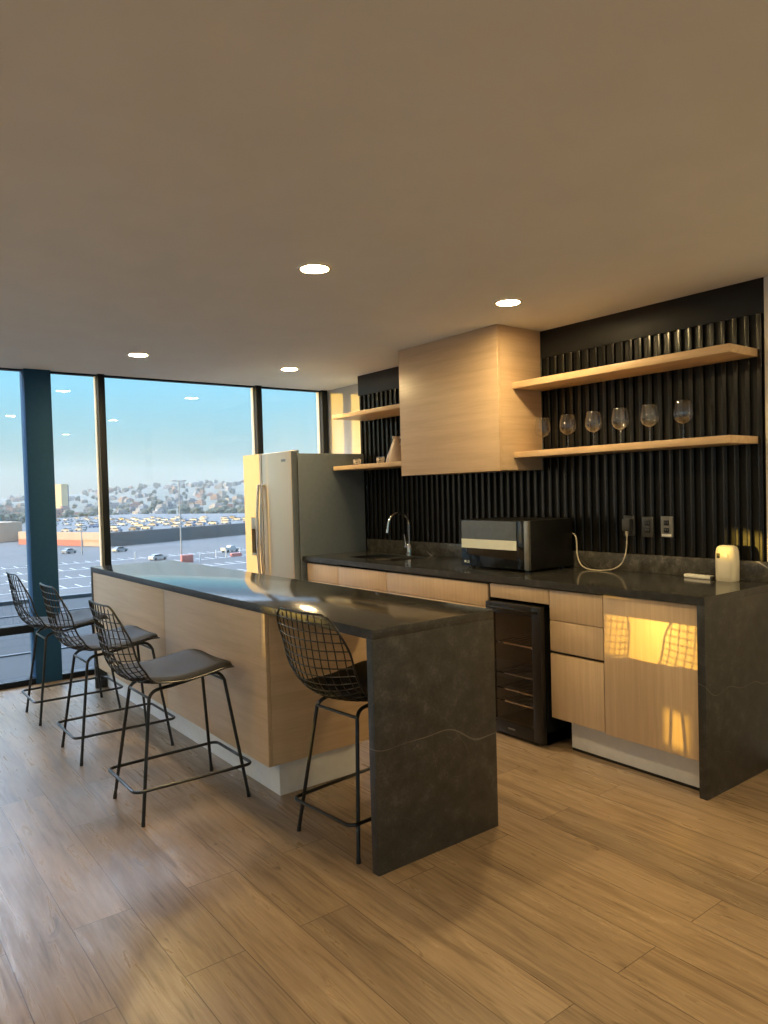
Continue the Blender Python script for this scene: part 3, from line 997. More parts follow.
rm = thing('remote_control', (-0.365, -0.125, HC), 'slim white remote control lying in front of the splashback', 'remote control', rz=math.radians(-8))
box_obj('case', (-0.080, 0.080, -0.020, 0.020, 0.0, 0.020), MAT['white'], rm, bev=0.006)
for k in range(5):
    bm = bmesh.new()
    cyl(bm, (-0.04 + k * 0.02, 0, 0.0195), (-0.04 + k * 0.02, 0, 0.0212), 0.005, seg=10)
    link_mesh('button', bm, MAT['grey_plate'], rm)
box_obj('end_cap', (0.0795, 0.092, -0.018, 0.018, 0.002, 0.019), MAT['dark_plate'], rm, bev=0.003)

# ------------------------------------------------------------------ things on the shelves
def wine_glass(x, y, z, label, first=[None]):
    if first[0] is None:
        t = thing('wine_glass', (x, y, z), label, 'wine glass', 'wine glasses on the long lower shelf')
        bm = bmesh.new()
        lathe(bm, [(0, 0.0), (0.034, 0.0), (0.035, 0.0015), (0.012, 0.005), (0.0045, 0.012), (0.0036, 0.03), (0.0036, 0.075), (0.006, 0.085)], seg=28)
        link_mesh('stem', bm, MAT['wine_glass'], t)
        bm = bmesh.new()
        lathe(bm, [(0.0, 0.0852), (0.008, 0.0855), (0.026, 0.093), (0.041, 0.107), (0.0475, 0.122), (0.049, 0.136), (0.0475, 0.152), (0.043, 0.178), (0.0375, 0.205), (0.0371, 0.2056)], seg=36)
        link_mesh('bowl', bm, MAT['wine_glass'], t)
        first[0] = t
        return t
    c = copy_tree(first[0])
    c.location = (x, y, z)
    c['label'] = label
    return c
for (x, lab) in ((-1.335, 'wine glass nearest the wall cabinet, half hidden behind its corner'),
                 (-1.14, 'second wine glass from the wall cabinet'), (-0.955, 'third wine glass from the wall cabinet'),
                 (-0.775, 'fourth wine glass from the wall cabinet'), (-0.59, 'fifth wine glass from the wall cabinet'),
                 (-0.395, 'wine glass farthest from the wall cabinet, last of the row')):
    wine_glass(x, -0.20, 1.6262, lab)

jug = thing('jug', (-2.80, -0.20, 1.6202), 'taupe ceramic jug with a handle, half behind the wall cabinet', 'jug')
bm = bmesh.new()
lathe(bm, [(0, 0), (0.082, 0.0), (0.087, 0.008), (0.084, 0.03), (0.068, 0.075), (0.050, 0.12), (0.036, 0.155), (0.028, 0.178), (0.028, 0.195), (0.032, 0.207),
           (0.029, 0.207), (0.024, 0.19), (0.024, 0.178), (0.031, 0.155), (0.045, 0.12), (0.062, 0.075), (0.078, 0.03), (0, 0.01)], seg=32)
link_mesh('body', bm, MAT['ceramic'], jug)
bm = bmesh.new()
tube(bm, catmull([(0.030, 0, 0.190), (0.050, 0, 0.197), (0.068, 0, 0.178), (0.064, 0, 0.150), (0.044, 0, 0.142)], 5), 0.006, 10)
link_mesh('handle', bm, MAT['ceramic_light'], jug)
bm = bmesh.new()
tube(bm, [(-0.026, 0, 0.196), (-0.036, 0, 0.204), (-0.046, 0, 0.210)], [0.014, 0.011, 0.006], 10)
link_mesh('lip', bm, MAT['ceramic_light'], jug)

def cup(x, y, label, handle=True):
    t = thing('cup', (x, y, 1.6202), label, 'cup', 'cups on the short lower shelf')
    bm = bmesh.new()
    lathe(bm, [(0, 0), (0.026, 0.0), (0.028, 0.003), (0.033, 0.060), (0.0315, 0.060), (0.0265, 0.006), (0, 0.005)], seg=24)
    link_mesh('body', bm, MAT['wine_glass'], t)
    bm = bmesh.new()
    lathe(bm, [(0.0275, 0.012), (0.0295, 0.0125), (0.0335, 0.050), (0.0322, 0.0502)], seg=24)
    link_mesh('pattern_band', bm, MAT['cup_pattern'], t)
    bm = bmesh.new()
    tube(bm, catmull([(0.030, 0, 0.048), (0.044, 0, 0.048), (0.050, 0, 0.034), (0.042, 0, 0.018), (0.029, 0, 0.016)], 4), 0.0035, 8)
    link_mesh('handle', bm, MAT['ceramic_light'], t)
    return t
def cup_pattern():
    m, nt, out = new_mat('patterned_cup')
    b = principled(nt, out, Roughness=0.3)
    tc = N(nt, 'ShaderNodeTexCoord')
    v = N(nt, 'ShaderNodeTexVoronoi', i_Scale=90.0)
    L(nt, tc, 'Object', v, 'Vector')
    r = ramp(nt, [(0.35, (0.06, 0.05, 0.04)), (0.5, (0.6, 0.56, 0.5))])
    L(nt, v, 'Distance', r, 'Fac')
    L(nt, r, 'Color', b, 'Base Color')
    return m
MAT['cup_pattern'] = cup_pattern()
cup(-2.96, -0.24, 'small patterned cup next to the jug')
cup(-3.24, -0.27, 'small patterned cup alone near the open end of the shelf')

# ------------------------------------------------------------------ downlights
def downlight(x, y, label, first=[None]):
    if first[0] is None:
        t = thing('ceiling_downlight', (x, y, H), label, 'downlight', 'round recessed ceiling downlights')
        bm = bmesh.new()
        lathe(bm, [(0.062, -0.0005), (0.062, -0.006), (0.068, -0.007), (0.076, -0.005), (0.078, -0.0005)], seg=40)
        link_mesh('trim_ring', bm, MAT['white'], t)
        bm = bmesh.new()
        lathe(bm, [(0.0, -0.004), (0.0615, -0.004), (0.0615, -0.0005), (0.0, -0.0005)], seg=40)
        link_mesh('diffuser', bm, MAT['lamp_glow'], t)
        first[0] = t
        return t
    c = copy_tree(first[0])
    c.location = (x, y, H)
    c['label'] = label
    return c
downlight(-1.10, -1.987, 'lit round downlight over the near end of the island, the largest in view')
downlight(-1.055, -0.787, 'lit round downlight beside the wall cabinet, over the counter')
downlight(-3.435, -1.98, 'lit round downlight over the far end of the island near the window')
downlight(-3.455, -0.757, 'lit round downlight in front of the fridge')
for (x, y, lab) in ((1.27, -0.78, 'lit downlight past the stone side panel of the counter'),
                    (1.27, -1.985, 'lit downlight past the near end of the island'),
                    (3.6, -0.78, 'added unseen downlight by the far end of the back wall'),  # from here on: unseen lamps added to warm the ceiling and fill the room
                    (3.6, -1.985, 'added unseen downlight next to the plain side wall'),
                    (1.27, -5.2, 'added unseen downlight behind the viewpoint, first row'),
                    (-1.10, -5.2, 'added unseen downlight behind the viewpoint, first row, towards the window'),
                    (-1.10, -7.2, 'added unseen downlight behind the viewpoint, second row, towards the window'),
                    (1.27, -7.2, 'added unseen downlight behind the viewpoint, second row')):
    downlight(x, y, lab)

# ------------------------------------------------------------------ wire stools
PROF = catmull([(0, -0.350, 0.948), (0, -0.343, 0.885), (0, -0.332, 0.800), (0, -0.315, 0.715), (0, -0.281, 0.640), (0, -0.215, 0.590),
                (0, -0.100, 0.576), (0, 0.040, 0.591), (0, 0.145, 0.610), (0, 0.205, 0.604)], 8)
CUM = [0.0]
for a, b in zip(PROF, PROF[1:]):
    CUM.append(CUM[-1] + (b - a).length)
SL = CUM[-1]
def prof(s):
    s = min(max(s, 0), SL)
    for i in range(len(CUM) - 1):
        if s <= CUM[i + 1]:
            f = (s - CUM[i]) / (CUM[i + 1] - CUM[i])
            p = PROF[i].lerp(PROF[i + 1], f)
            i0, i1 = max(i - 1, 0), min(i + 2, len(PROF) - 1)
            t = (PROF[i1] - PROF[i0]).normalized()
            return p, t
def interp(x, tab):
    if x <= tab[0][0]: return tab[0][1]
    for (a, va), (b, vb) in zip(tab, tab[1:]):
        if x <= b:
            f = (x - a) / (b - a)
            f = f * f * (3 - 2 * f)
            return va + (vb - va) * f
    return tab[-1][1]
def w_base(s):
    return interp(s / SL, [(0, 0.225), (0.28, 0.218), (0.48, 0.222), (0.75, 0.236), (1.0, 0.226)])
def w_rim(s):
    w = w_base(s)
    rt_, rf = 0.210, 0.070
    if s < rt_:
        k = 1 - s / rt_
        w -= 0.100 * (1 - math.sqrt(max(0, 1 - k * k)))
    if s > SL - rf:
        k = 1 - (SL - s) / rf
        w -= 0.080 * (1 - math.sqrt(max(0, 1 - k * k)))
    return w
def curl(s):
    return interp(s / SL, [(0, 0.030), (0.22, 0.060), (0.40, 0.062), (0.56, 0.030), (0.75, 0.020), (1.0, 0.014)])
def shell(s, u, off=0.0):
    p, t = prof(s)
    n = Vector((0, -t.z, t.y))
    return Vector((u * w_base(s), 0, 0)) + p + n * (curl(s) * u * u + off)

def make_stool(loc, label):
    t = thing('counter_stool', loc, label, 'stool', 'black wire counter stools at the island')
    # wire shell
    bm = bmesh.new()
    nw = 12
    for i in range(nw):
        u = -0.88 + 1.76 * i / (nw - 1)
        ss = [s for s in [SL * k / 60 for k in range(61)] if abs(u) * w_base(s) <= w_rim(s)]
        tube(bm, [shell(s, u) for s in ss], 0.0026, 6)
    ncw = 23
    for j in range(1, ncw):
        s = SL * j / ncw
        um = w_rim(s) / w_base(s)
        tube(bm, [shell(s, -um + 2 * um * k / 16) for k in range(17)], 0.0026, 6)
    link_mesh('wire_shell', bm, MAT['black_wire'], t)
    bm = bmesh.new()
    left = []
    K_ = 60
    for k in range(K_ + 1):
        x = k / K_
        s = SL * (0.5 - 0.5 * math.cos(math.pi * x))
        left.append((s, -w_rim(s) / w_base(s)))
    loop = [shell(s, u) for s, u in left]
    um = w_rim(SL) / w_base(SL)
    loop += [shell(SL, -um + 2 * um * k / 10) for k in range(1, 10)]
    loop += [shell(s, -u) for s, u in reversed(left)]
    um = w_rim(0) / w_base(0)
    loop += [shell(0, um - 2 * um * k / 10) for k in range(1, 10)]
    tube(bm, loop, 0.0045, 8, closed=True)
    link_mesh('shell_rim', bm, MAT['black_wire'], t)
    # seat pad
    bm = bmesh.new()
    s0 = [s for s in [SL * k / 400 for k in range(401)] if prof(s)[0].y > -0.245][0]
    s1 = SL + 0.0
    ns, nu = 22, 18
    top, bot = [], []
    for i in range(ns + 1):
        a = i / ns
        s = s0 + (s1 - s0) * a
        wr = w_rim(s) / w_base(s) - 0.03
        if a < 0.3:
            k = 1 - a / 0.3
            wr -= 0.42 * (1 - math.sqrt(max(0, 1 - k * k)))
        ta, ba = [], []
        for j in range(nu + 1):
            q = -1 + 2 * j / nu
            u = q * wr
            e = (1 - abs(q) ** 6) * (1 - abs(2 * a - 1) ** 10)
            th = 0.008 + 0.022 * max(0.0, e) ** 0.5
            ta.append(bm.verts.new(shell(s, u, th)))
            ba.append(bm.verts.new(shell(s, u, 0.0030)))
        top.append(ta); bot.append(ba)
    for i in range(ns):
        for j in range(nu):
            bm.faces.new([top[i][j], top[i][j + 1], top[i + 1][j + 1], top[i + 1][j]])
            bm.faces.new([bot[i][j], bot[i + 1][j], bot[i + 1][j + 1], bot[i][j + 1]])
    for i in range(ns):
        bm.faces.new([top[i][0], top[i + 1][0], bot[i + 1][0], bot[i][0]])
        bm.faces.new([top[i][nu], bot[i][nu], bot[i + 1][nu], top[i + 1][nu]])
    for j in range(nu):
        bm.faces.new([top[0][j], bot[0][j], bot[0][j + 1], top[0][j + 1]])
        bm.faces.new([top[ns][j], top[ns][j + 1], bot[ns][j + 1], bot[ns][j]])
    link_mesh('seat_pad', bm, MAT['pad'], t, angle=60)
    # legs: each rod bends under the seat
    r = 0.0078
    for sx in (-1, 1):
        for sy, fx in ((-1, 0.192), (1, 0.208)):
            foot = Vector((sx * fx, sy * 0.245, 0.004))
            zb = 0.545 if sy > 0 else 0.525
            bend = Vector((sx * 0.128, sy * 0.178, zb))
            m1 = Vector((sx * 0.121, sy * 0.163, 0.570 if sy > 0 else 0.543))
            m2 = Vector((sx * 0.115, sy * 0.135, 0.585 if sy > 0 else 0.554))
            m3 = Vector((sx * 0.110, sy * 0.070, 0.580 if sy > 0 else 0.559))
            end = Vector((sx * 0.110, 0.0, 0.568))
            bm = bmesh.new()
            tube(bm, [foot, foot.lerp(bend, 0.5), foot.lerp(bend, 0.96)] + catmull([bend, m1, m2, m3, end], 5), r, 10)
            lg = link_mesh('leg', bm, MAT['black_wire'], t)
            bm = bmesh.new()
            d = (bend - foot).normalized()
            cyl(bm, (foot.x, foot.y, 0.0), foot + d * 0.016, 0.0088, 0.0088, 12)
            link_mesh('foot_cap', bm, MAT['black'], lg)
    for sy in (-1, 1):
        bm = bmesh.new()
        zc = 0.545 if sy > 0 else 0.525
        cyl(bm, (-0.128, sy * 0.178, zc), (0.128, sy * 0.178, zc), 0.006, seg=10)
        link_mesh('crossbar', bm, MAT['black_wire'], t)
    # footrest ring round the legs
    bm = bmesh.new()
    zr, cr = 0.148, 0.032
    def corner(sx, sy, hx, hy):
        c = Vector((sx * (hx - cr), sy * (hy - cr), zr))
        a0 = {(1, 1): 0, (-1, 1): 90, (-1, -1): 180, (1, -1): 270}[(sx, sy)]
        return [c + Vector((cr * math.cos(math.radians(a0 + 15 * k)), cr * math.sin(math.radians(a0 + 15 * k)), 0)) for k in range(7)]
    hxr, hxf, hy = 0.188, 0.200, 0.272
    loop = corner(1, 1, hxf, hy) + corner(-1, 1, hxf, hy) + corner(-1, -1, hxr, hy) + corner(1, -1, hxr, hy)
    tube(bm, loop, 0.0072, 10, closed=True)
    link_mesh('footrest', bm, MAT['black_wire'], t)
    return t
stool = make_stool((-1.598, -2.495, 0), 'black wire stool with charcoal pad, nearest of the row of three along the oak side')
for loc, lab in (((-2.525, -2.500, 0), 'black wire stool in the middle of the row of three along the oak side'),
                 ((-3.425, -2.505, 0), 'black wire stool next to the dark column at the window'),
                 ((-0.768, -1.990, 0), 'black wire stool pushed under the island top beside the stone end panel')):
    c = copy_tree(stool)
    c.location = loc
    c['label'] = lab
c.rotation_euler = (0, 0, math.radians(5))

# ------------------------------------------------------------------ outside
GZ = -14.0
MAT['asphalt'] = simple('asphalt', (0.11, 0.11, 0.11), 0.9, var=0.12, scale=0.05)
MAT['roof_grey'] = simple('roof_membrane', (0.022, 0.027, 0.031), 0.8, var=0.12, scale=0.6)
MAT['roof_strip'] = simple('roof_flashing', (0.09, 0.10, 0.11), 0.6, var=0.05, scale=1)
MAT['mall_wall'] = simple('ochre_render', (0.62, 0.46, 0.33), 0.85, var=0.06, scale=0.3)
MAT['mall_red'] = simple('red_fascia', (0.60, 0.20, 0.13), 0.8, var=0.06, scale=0.3)
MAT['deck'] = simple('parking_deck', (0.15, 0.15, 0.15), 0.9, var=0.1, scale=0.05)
MAT['line'] = simple('white_line_paint', (0.7, 0.7, 0.7), 0.8, var=0.03)
MAT['hill'] = simple('dry_hillside', (0.15, 0.15, 0.115), 0.95, var=0.25, scale=0.02)
MAT['leaf'] = simple('tree_leaves', (0.11, 0.12, 0.075), 0.9, var=0.4, scale=0.8)
MAT['bark'] = simple('bark', (0.15, 0.11, 0.08), 0.9)
MAT['teal_roof'] = simple('teal_metal_roof', (0.14, 0.32, 0.34), 0.6, var=0.08, scale=0.3)
MAT['pole'] = simple('galvanised_pole', (0.42, 0.42, 0.42), 0.5, var=0.05)
MAT['tyre'] = simple('tyre_rubber', (0.02, 0.02, 0.02), 0.8)
MAT['car_glass'] = simple('car_glass', (0.03, 0.04, 0.05), 0.1)
MAT['dark_window'] = simple('dark_window', (0.05, 0.06, 0.08), 0.2)
MAT['yellow_render'] = simple('yellow_render', (0.72, 0.55, 0.25), 0.85, var=0.05, scale=0.3)
MAT['red_white'] = simple('red_barrier_plastic', (0.62, 0.20, 0.16), 0.6)
HOUSE_COLS = [(0.36, 0.33, 0.28), (0.42, 0.41, 0.40), (0.34, 0.20, 0.15), (0.30, 0.24, 0.17), (0.24, 0.25, 0.27), (0.38, 0.26, 0.19)]
for i, c in enumerate(HOUSE_COLS):
    MAT['house%d' % i] = simple('house_render_%d' % i, c, 0.85, var=0.05, scale=0.3)
CAR_COLS = [(0.55, 0.55, 0.55), (0.38, 0.39, 0.40), (0.10, 0.11, 0.13), (0.35, 0.36, 0.38), (0.45, 0.10, 0.08), (0.12, 0.18, 0.32)]
for i, c in enumerate(CAR_COLS):
    MAT['car%d' % i] = simple('car_paint_%d' % i, c, 0.3, var=0.02)

grd = struct('ground', (-560, 40, -260, 420, GZ - 1.0, GZ), MAT['asphalt'], 'pale asphalt parking ground far below the window', 'ground')
bm = bmesh.new()
for row in range(7):
    x = -190 + row * 17.0
    for k in range(34):
        y = 26 + row * -2.5 + k * 2.7
        box(bm, x, x + 5.0, y, y + 0.22, GZ + 0.001, GZ + 0.02)
    box(bm, x + 5.0, x + 5.25, 26 + row * -2.5, 26 + row * -2.5 + 33 * 2.7, GZ + 0.001, GZ + 0.02)
mk = link_mesh('bay_markings', bm, MAT['line'], grd, smooth=False)
mk['kind'] = 'stuff'
tr = thing('terrace_roof', (-15, 0, -2.0), 'grey flat roof of the lower storey just outside the window', 'roof', kind='structure')
box_obj('slab', (-10.3, 10.48, -40, 60, -0.5, 0.0), MAT['roof_grey'], tr)
for k, x in enumerate((-10.25, -7.2, -4.2, -1.2, 1.8, 4.8, 7.8)):
    box_obj('seam', (x, x + (0.10 if k else 0.25), -40, 60, 0.0, 0.03 if k else 0.12), MAT['roof_strip'], tr)
st = struct('sun_blocker_tower', bmesh.new(), MAT['concrete'], 'unseen concrete tower added outside to keep the sun off the windows', 'tower')
# footprint: an added slab across the sun's path that shades the windows between the column and the far end wall
sd = Vector((SUN_DIR.x, SUN_DIR.y, 0)).normalized()
pd = Vector((sd.y, -sd.x, 0))
def uof(x, y):
    return x * pd.x + y * pd.y
ua, ub = uof(GX, -2.45), uof(GX, -8.92)
cen = Vector((GX, -5.7, 0)) - sd * 14.0
vc = cen.dot(sd)
poly = [pd * u + sd * v for u, v in ((ua, vc - 2.0), (ub, vc - 2.0), (ub, vc + 2.0), (ua, vc + 2.0))]
bm = bmesh.new()
prism(bm, [(p.x, p.y) for p in poly], GZ, 4.6)
vc2 = vc - 1.0
poly = [pd * u + sd * v for u, v in ((0.80, vc2 - 6.0), (16.0, vc2 - 6.0), (16.0, vc2 - 1.5), (0.80, vc2 - 1.5))]
nb = bmesh.new()
prism(nb, [(p.x, p.y) for p in poly], GZ, 4.6)
struct('south_sun_blocker', nb, MAT['concrete'], 'unseen plain block added opposite to keep the sun out of the room', 'building')  # unseen block added so no direct sun enters the south windows
bm.to_mesh(st.data)
bm.free()

# parking-deck shopping centre: corner C, one wall turned to the low sun and one turned away
C0 = Vector((-240, 69, 0))
da = Vector((-0.94, -0.35, 0)).normalized()
db = Vector((-0.35, 0.94, 0)).normalized()
mall = thing('shopping_centre', (0, 0, GZ), 'long low shopping centre with a parking deck on its roof beyond the parking ground', 'building')
E0 = C0 + da * 50
F0 = E0 + Vector((-0.968, 0.25, 0)) * 205
G0 = C0 + db * 190
H0 = G0 + da * 235
LEN = 190
outline = [(p.x, p.y) for p in (C0, E0, F0, H0, G0)]
bm = bmesh.new()
prism(bm, outline, 0, 4.0)
link_mesh('walls', bm, MAT['mall_wall'], mall, smooth=False)
bm = bmesh.new()
prism(bm, outline, 4.0, 4.15)
link_mesh('deck', bm, MAT['deck'], mall, smooth=False)
def strip(name, p, q, n, t0, t1, z0, z1, mat):
    d = (q - p).normalized()
    a, b = p + d * t0, p + d * t1
    bm = bmesh.new()
    prism(bm, [(v.x, v.y) for v in (a, b, b + n * 0.4, a + n * 0.4)], z0, z1)
    link_mesh(name, bm, MAT[mat], mall, smooth=False)
strip('shaded_front', C0, G0, -da, 0.3, LEN, 0, 4.5, 'deck')  # grey sheet puts this wall's shade into its colour
strip('parapet', C0, E0, -db, 0.0, 50, 2.0, 4.6, 'mall_wall')
strip('fascia', C0, E0, -db, 14, 50, 0.0, 1.9, 'mall_red')
Rm = Matrix.Rotation(math.atan2(db.y, db.x), 4, 'Z')
def mall_pt(a, b, z):
    return Vector((C0.x, C0.y, GZ + z)) + db * a + da * b

def make_car(i):
    bm = bmesh.new()
    hl, hw = 2.2, 0.88
    prof_ = [(-hl, 0.35), (-hl, 0.95), (-1.95, 1.02), (-1.2, 1.05), (1.0, 1.02), (2.0, 0.85), (hl, 0.65), (hl, 0.35)]
    for sgn in (1,):
        a = [bm.verts.new((x, -hw, z)) for x, z in prof_]
        b = [bm.verts.new((x, hw, z)) for x, z in prof_]
        n = len(prof_)
        bm.faces.new(a); bm.faces.new(list(reversed(b)))
        for k in range(n):
            bm.faces.new([a[k], b[k], b[(k + 1) % n], a[(k + 1) % n]])
    cab = [(-1.75, 1.03), (-1.25, 1.45), (0.35, 1.47), (1.1, 1.02)]
    a = [bm.verts.new((x, -hw * 0.86, z)) for x, z in cab]
    b = [bm.verts.new((x, hw * 0.86, z)) for x, z in cab]
    for vs in (a, list(reversed(b))):
        bm.faces.new(vs).material_index = 1
    for k in range(3):
        f = bm.faces.new([a[k], b[k], b[k + 1], a[k + 1]])
        f.material_index = 0 if k == 1 else 1
    for x in (-1.35, 1.35):
        for y in (-hw, hw):
            cyl(bm, (x, y - 0.1, 0.32), (x, y + 0.1, 0.32), 0.32, seg=10, mi=2)
    me_o = link_mesh('car', bm, [MAT['car%d' % i], MAT['car_glass'], MAT['tyre']], angle=30)
    return me_o
CAR_NAMES = ['white', 'silver', 'black', 'grey', 'red', 'blue']
cars = [make_car(i) for i in range(6)]
used = [False] * 6
def place_car(i, loc, rz, label, group):
    o = cars[i] if not used[i] else cars[i].copy()
    if used[i]:
        COL.objects.link(o)
    used[i] = True
    o.location = loc
    o.rotation_euler = (0, 0, rz)
    tag(o, label, 'car', group)
    return o
rc = math.atan2(da.y, da.x)
cr_ = random.Random(3)
for row in range(9):
    b = 10 + row * 21
    for k in range(17):
        if cr_.random() < 0.28:
            continue
        if b > 48 and k < 3:
            continue
        a = 4 + k * 6.5 + cr_.uniform(-0.5, 0.5) + row * 1.5
        q_ = mall_pt(a, b, 0) - E0
        if q_.x < 0 and q_.y - (-q_.x) * 0.258 < 9:
            continue
        i = cr_.choice([0, 0, 0, 0, 1, 1, 1, 2, 3, 5])
        place_car(i, mall_pt(a, b + cr_.uniform(-1, 1), 4.15), rc + math.radians(cr_.uniform(-4, 4)), CAR_NAMES[i] + ' car parked on the roof deck of the shopping centre', 'cars on the roof deck')
place_car(0, (-176.3, 61.3, GZ), 1.9, 'white car parked alone on the near parking ground', 'cars on the ground')
place_car(1, (-214.0, 64.0, GZ), 2.0, 'silver car near the shaded front of the shopping centre', 'cars on the ground')
place_car(1, (-222.0, 52.0, GZ), 2.2, 'silver car beside the red fascia of the shopping centre', 'cars on the ground')

for o, u in zip(cars, used):
    if not u:
        bpy.data.objects.remove(o)

# pick-up truck
pk = thing('pickup_truck', (-183.4, 84.0, GZ), 'white pickup truck standing on the parking ground', 'pickup truck', rz=1.95)
bm = bmesh.new()
box(bm, -2.7, 2.7, -0.95, 0.95, 0.45, 1.05, bev=0.08)
box(bm, -2.7, -0.6, -0.95, -0.85, 1.05, 1.35)
box(bm, -2.7, -0.6, 0.85, 0.95, 1.05, 1.35)
box(bm, -2.7, -2.6, -0.95, 0.95, 1.05, 1.35)
link_mesh('body', bm, MAT['car0'], pk)
bm = bmesh.new()
prism(bm, [(-0.6, -0.85), (1.5, -0.85), (1.5, 0.85), (-0.6, 0.85)], 1.05, 1.8)
for v in bm.verts:
    if v.co.z > 1.5:
        v.co.x = v.co.x * 0.75 + 0.02
        v.co.y *= 0.88
link_mesh('cab', bm, MAT['car0'], pk)
for x in (-1.7, 1.7):
    for y in (-0.9, 0.9):
        bm = bmesh.new()
        cyl(bm, (x, y - 0.12, 0.40), (x, y + 0.12, 0.40), 0.40, seg=14)
        link_mesh('wheel', bm, MAT['tyre'], pk)

# lamp posts
def lamp_post(loc, h, label):
    t = thing('lamp_post', loc, label, 'lamp post')
    bm = bmesh.new()
    cyl(bm, (0, 0, 0), (0, 0, h), 0.20, 0.11, 10)
    link_mesh('pole', bm, MAT['pole'], t)
    bm = bmesh.new()
    box(bm, -0.08, 0.08, -1.25, 1.25, h - 0.1, h + 0.06)
    link_mesh('crossarm', bm, MAT['pole'], t)
    for s in (-1, 1):
        bm = bmesh.new()
        box(bm, -0.3, 0.3, s * 1.25 - 0.45, s * 1.25 + 0.45, h - 0.10, h + 0.14, bev=0.04)
        link_mesh('lamp_head', bm, MAT['pole'], t)
    return t
lamp_post((-165.6, 63.1, GZ), 19.2, 'tall parking lamp post with a double head, rising above the skyline')
lamp_post((-214, 53.5, GZ), 9.5, 'short dark lamp post in front of the ochre wall of the shopping centre')

# bollards and barrier
for k, (x, y) in enumerate(((-181.5, 57.5), (-161.5, 66.0), (-168.5, 73.2), (-167.0, 75.2), (-170.5, 80.6), (-172.5, 84.5))):
    bm = bmesh.new()
    cyl(bm, (0, 0, 0), (0, 0, 1.9), 0.16, 0.16, 10)
    lathe(bm, [(0.16, 1.9), (0.11, 2.0), (0, 2.02)], seg=10)
    o = link_mesh('bollard', bm, MAT['line'], loc=(x, y, GZ))
    tag(o, 'white bollard post standing on the parking ground', 'bollard', 'white bollards on the parking ground')
for k, (x, y) in enumerate(((-163.6, 63.6), (-168.5, 78.5))):
    bm = bmesh.new()
    box(bm, -0.5, 0.5, -1.4, 1.4, 0.0, 0.9 if k else 1.8, bev=0.08)
    o = link_mesh('traffic_barrier', bm, MAT['red_white'], loc=(x, y, GZ))
    tag(o, ('red plastic barrier at the foot of the tall lamp post', 'low red plastic barrier between the white bollards')[k], 'barrier')

# hills with houses and trees
def hill_h(x, y):
    d = math.hypot(x - 1.7, y + 3.77)
    t = min(max((d - 520) / 1100, 0), 1)
    ang = math.atan2(y + 3.77, -(x - 1.7))
    ridge = 14 + 36 * min(max((ang - 0.10) / 0.42, 0), 1)
    n = mnoise.noise(Vector((x * 0.004, y * 0.004, 1.3))) * 9
    return GZ - 0.4 + t * t * (3 - 2 * t) * (ridge + n * 0.8)
bm = bmesh.new()
grid = []
for i in range(41):
    d = 480 + i * 38
    row = []
    for j in range(49):
        a = math.radians(-8 + j * 1.0)
        x, y = 1.7 - d * math.cos(a), -3.77 + d * math.sin(a)
        row.append(bm.verts.new((x, y, hill_h(x, y))))
    grid.append(row)
for i in range(40):
    for j in range(48):
        bm.faces.new([grid[i][j], grid[i][j + 1], grid[i + 1][j + 1], grid[i + 1][j]])
struct('hills', bm, MAT['hill'], 'low hills of the town on the horizon', 'hills')

taken = [(-875, 209, 12), (-392, 42, 30)]
taken += [(mall_pt(a, b, 0).x, mall_pt(a, b, 0).y, 14) for a in range(0, 206, 12) for b in range(180, 250, 10)]
def free_spot(rnd, dlo, dhi, pw, rad):
    for _ in range(200):
        d = dlo + (dhi - dlo) * rnd.random() ** pw
        a = math.radians(8 + 21 * rnd.random())
        x, y = 1.7 - d * math.cos(a), -3.77 + d * math.sin(a)
        if all((x - p) ** 2 + (y - q) ** 2 > (rad + r) ** 2 for p, q, r in taken):
            taken.append((x, y, rad))
            return x, y
    return None
def make_house(i):
    bm = bmesh.new()
    w, d, h = 7, 5, 5.5
    box(bm, -w, w, -d, d, -3, h)
    box(bm, -w * 0.5, w * 0.6, -d * 0.6, d, h, h + 2.6)
    for x in (-4.5, -0.5, 3.5):
        for z in (1.0, 3.4):
            box(bm, x - 0.8, x + 0.8, -d - 0.1, d + 0.1, z, z + 1.2, mi=1)
    for y in (-2.5, 2.5):
        box(bm, -w - 0.1, w + 0.1, y - 0.8, y + 0.8, 3.2, 4.4, mi=1)
    return link_mesh('house', bm, [MAT['house%d' % i], MAT['dark_window']], smooth=False)
houses = [make_house(i) for i in range(6)]
hu = [False] * 6
hr = random.Random(11)
for k in range(190):
    spot = free_spot(hr, 575, 1500, 1.1, 6.5)
    if not spot:
        continue
    x, y = spot
    i = hr.randrange(6)
    o = houses[i] if not hu[i] else houses[i].copy()
    if hu[i]:
        COL.objects.link(o)
    hu[i] = True
    o.location = (x, y, hill_h(x, y))
    o.rotation_euler = (0, 0, hr.uniform(0, 3.1))
    s = hr.uniform(0.5, 0.85)
    o.scale = (s, s, s * hr.uniform(0.8, 1.2))
    tag(o, '%s house among many on the distant hillside' % ('pale cream', 'white', 'brick coloured', 'tan', 'grey', 'salmon coloured')[i], 'house', 'houses on the hills')

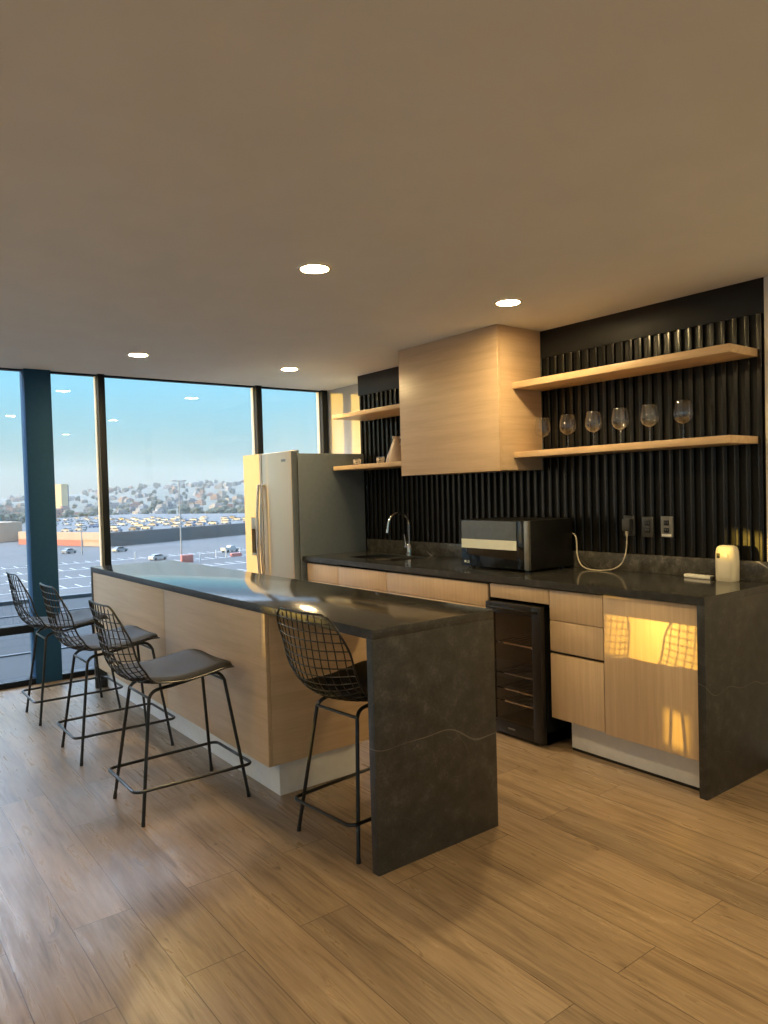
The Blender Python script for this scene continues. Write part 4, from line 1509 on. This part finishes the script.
def make_tree():
    bm = bmesh.new()
    rr = random.Random(5)
    for k in range(9):
        c = Vector((rr.uniform(-2.2, 2.2), rr.uniform(-2.2, 2.2), rr.uniform(2.8, 6.4)))
        t = bmesh.new()
        bmesh.ops.create_icosphere(t, subdivisions=2, radius=rr.uniform(1.3, 2.3))
        for v in t.verts:
            v.co *= 1 + 0.25 * mnoise.noise(v.co * 1.3 + c)
        merge(bm, t, 0, Matrix.Translation(c))
    cyl(bm, (0, 0, -2), (0, 0, 4), 0.35, 0.2, 8, mi=1)
    return link_mesh('tree', bm, [MAT['leaf'], MAT['bark']])
tree = make_tree()
tu = False
for k in range(240):
    spot = free_spot(hr, 500, 580, 1.0, 4.2) if k < 90 else free_spot(hr, 570, 1450, 1.1, 4.2)
    if not spot:
        continue
    x, y = spot
    o = tree if not tu else tree.copy()
    if tu:
        COL.objects.link(o)
    tu = True
    o.location = (x, y, hill_h(x, y) - 0.2)
    o.rotation_euler = (0, 0, hr.uniform(0, 6))
    s = hr.uniform(0.55, 1.05)
    o.scale = (s, s, s)
    tag(o, 'dusty green tree among the houses beyond the parking deck', 'tree', 'trees below the hills')

# tall yellow block on the skyline
yb = thing('tower_block', (-875, 209, hill_h(-875, 209) - 1), 'tall yellow sunlit tower block standing alone on the skyline', 'building')
yb.rotation_euler = (0, 0, 0.35)
top = 19.5 - yb.location.z
box_obj('shaft', (-6, 6, -4.0, 4.0, 0, top), MAT['yellow_render'], yb, smooth=False)
box_obj('dark_side', (-5, 5, 4.0, 6.0, 0, top - 1.0), MAT['dark_window'], yb, smooth=False)  # dark block along one side of the shaft

# teal-roofed hall and ochre buildings left of the column
hall = thing('market_hall', (-392, 42, GZ), 'low market hall with a teal roof seen left of the column', 'building')
hall.rotation_euler = (0, 0, 0.2)
box_obj('walls', (-20, 20, -16, 14, 0, 5.0), MAT['house4'], hall, smooth=False)
box_obj('roof', (-21, 21, -17, 15, 5.0, 8.5), MAT['teal_roof'], hall, smooth=False)
sh = thing('shop_building', (-318, 50, GZ), 'ochre two-storey shop building left of the column', 'building')
sh.rotation_euler = (0, 0, 0.36)
box_obj('walls', (-8, 8, -7, 5, 0, 7.5), MAT['mall_wall'], sh, smooth=False)
bm = bmesh.new()
for x in (-5.5, -2, 1.5, 5):
    box(bm, x - 1, x + 1, -7.1, -6.9, 4.2, 6.0)
link_mesh('window_row', bm, MAT['dark_window'], sh, smooth=False)
box_obj('fascia', (-8.2, 8.2, -7.3, -7.0, 2.4, 3.6), MAT['mall_red'], sh, smooth=False)

# evening haze over the town
m, nt, out = new_mat('evening_haze')
vs = N(nt, 'ShaderNodeVolumeScatter', i_Density=0.00050, i_Anisotropy=0.0)
vs.inputs['Color'].default_value = (0.50, 0.56, 0.62, 1)
L(nt, vs, 'Volume', out, 'Volume')
hz = box_obj('haze', (-2300, -60, -45, 1300, GZ - 5, 90), m, smooth=False)
tag(hz, 'pale bluish evening haze hanging over the distant town', 'haze', kind='stuff')
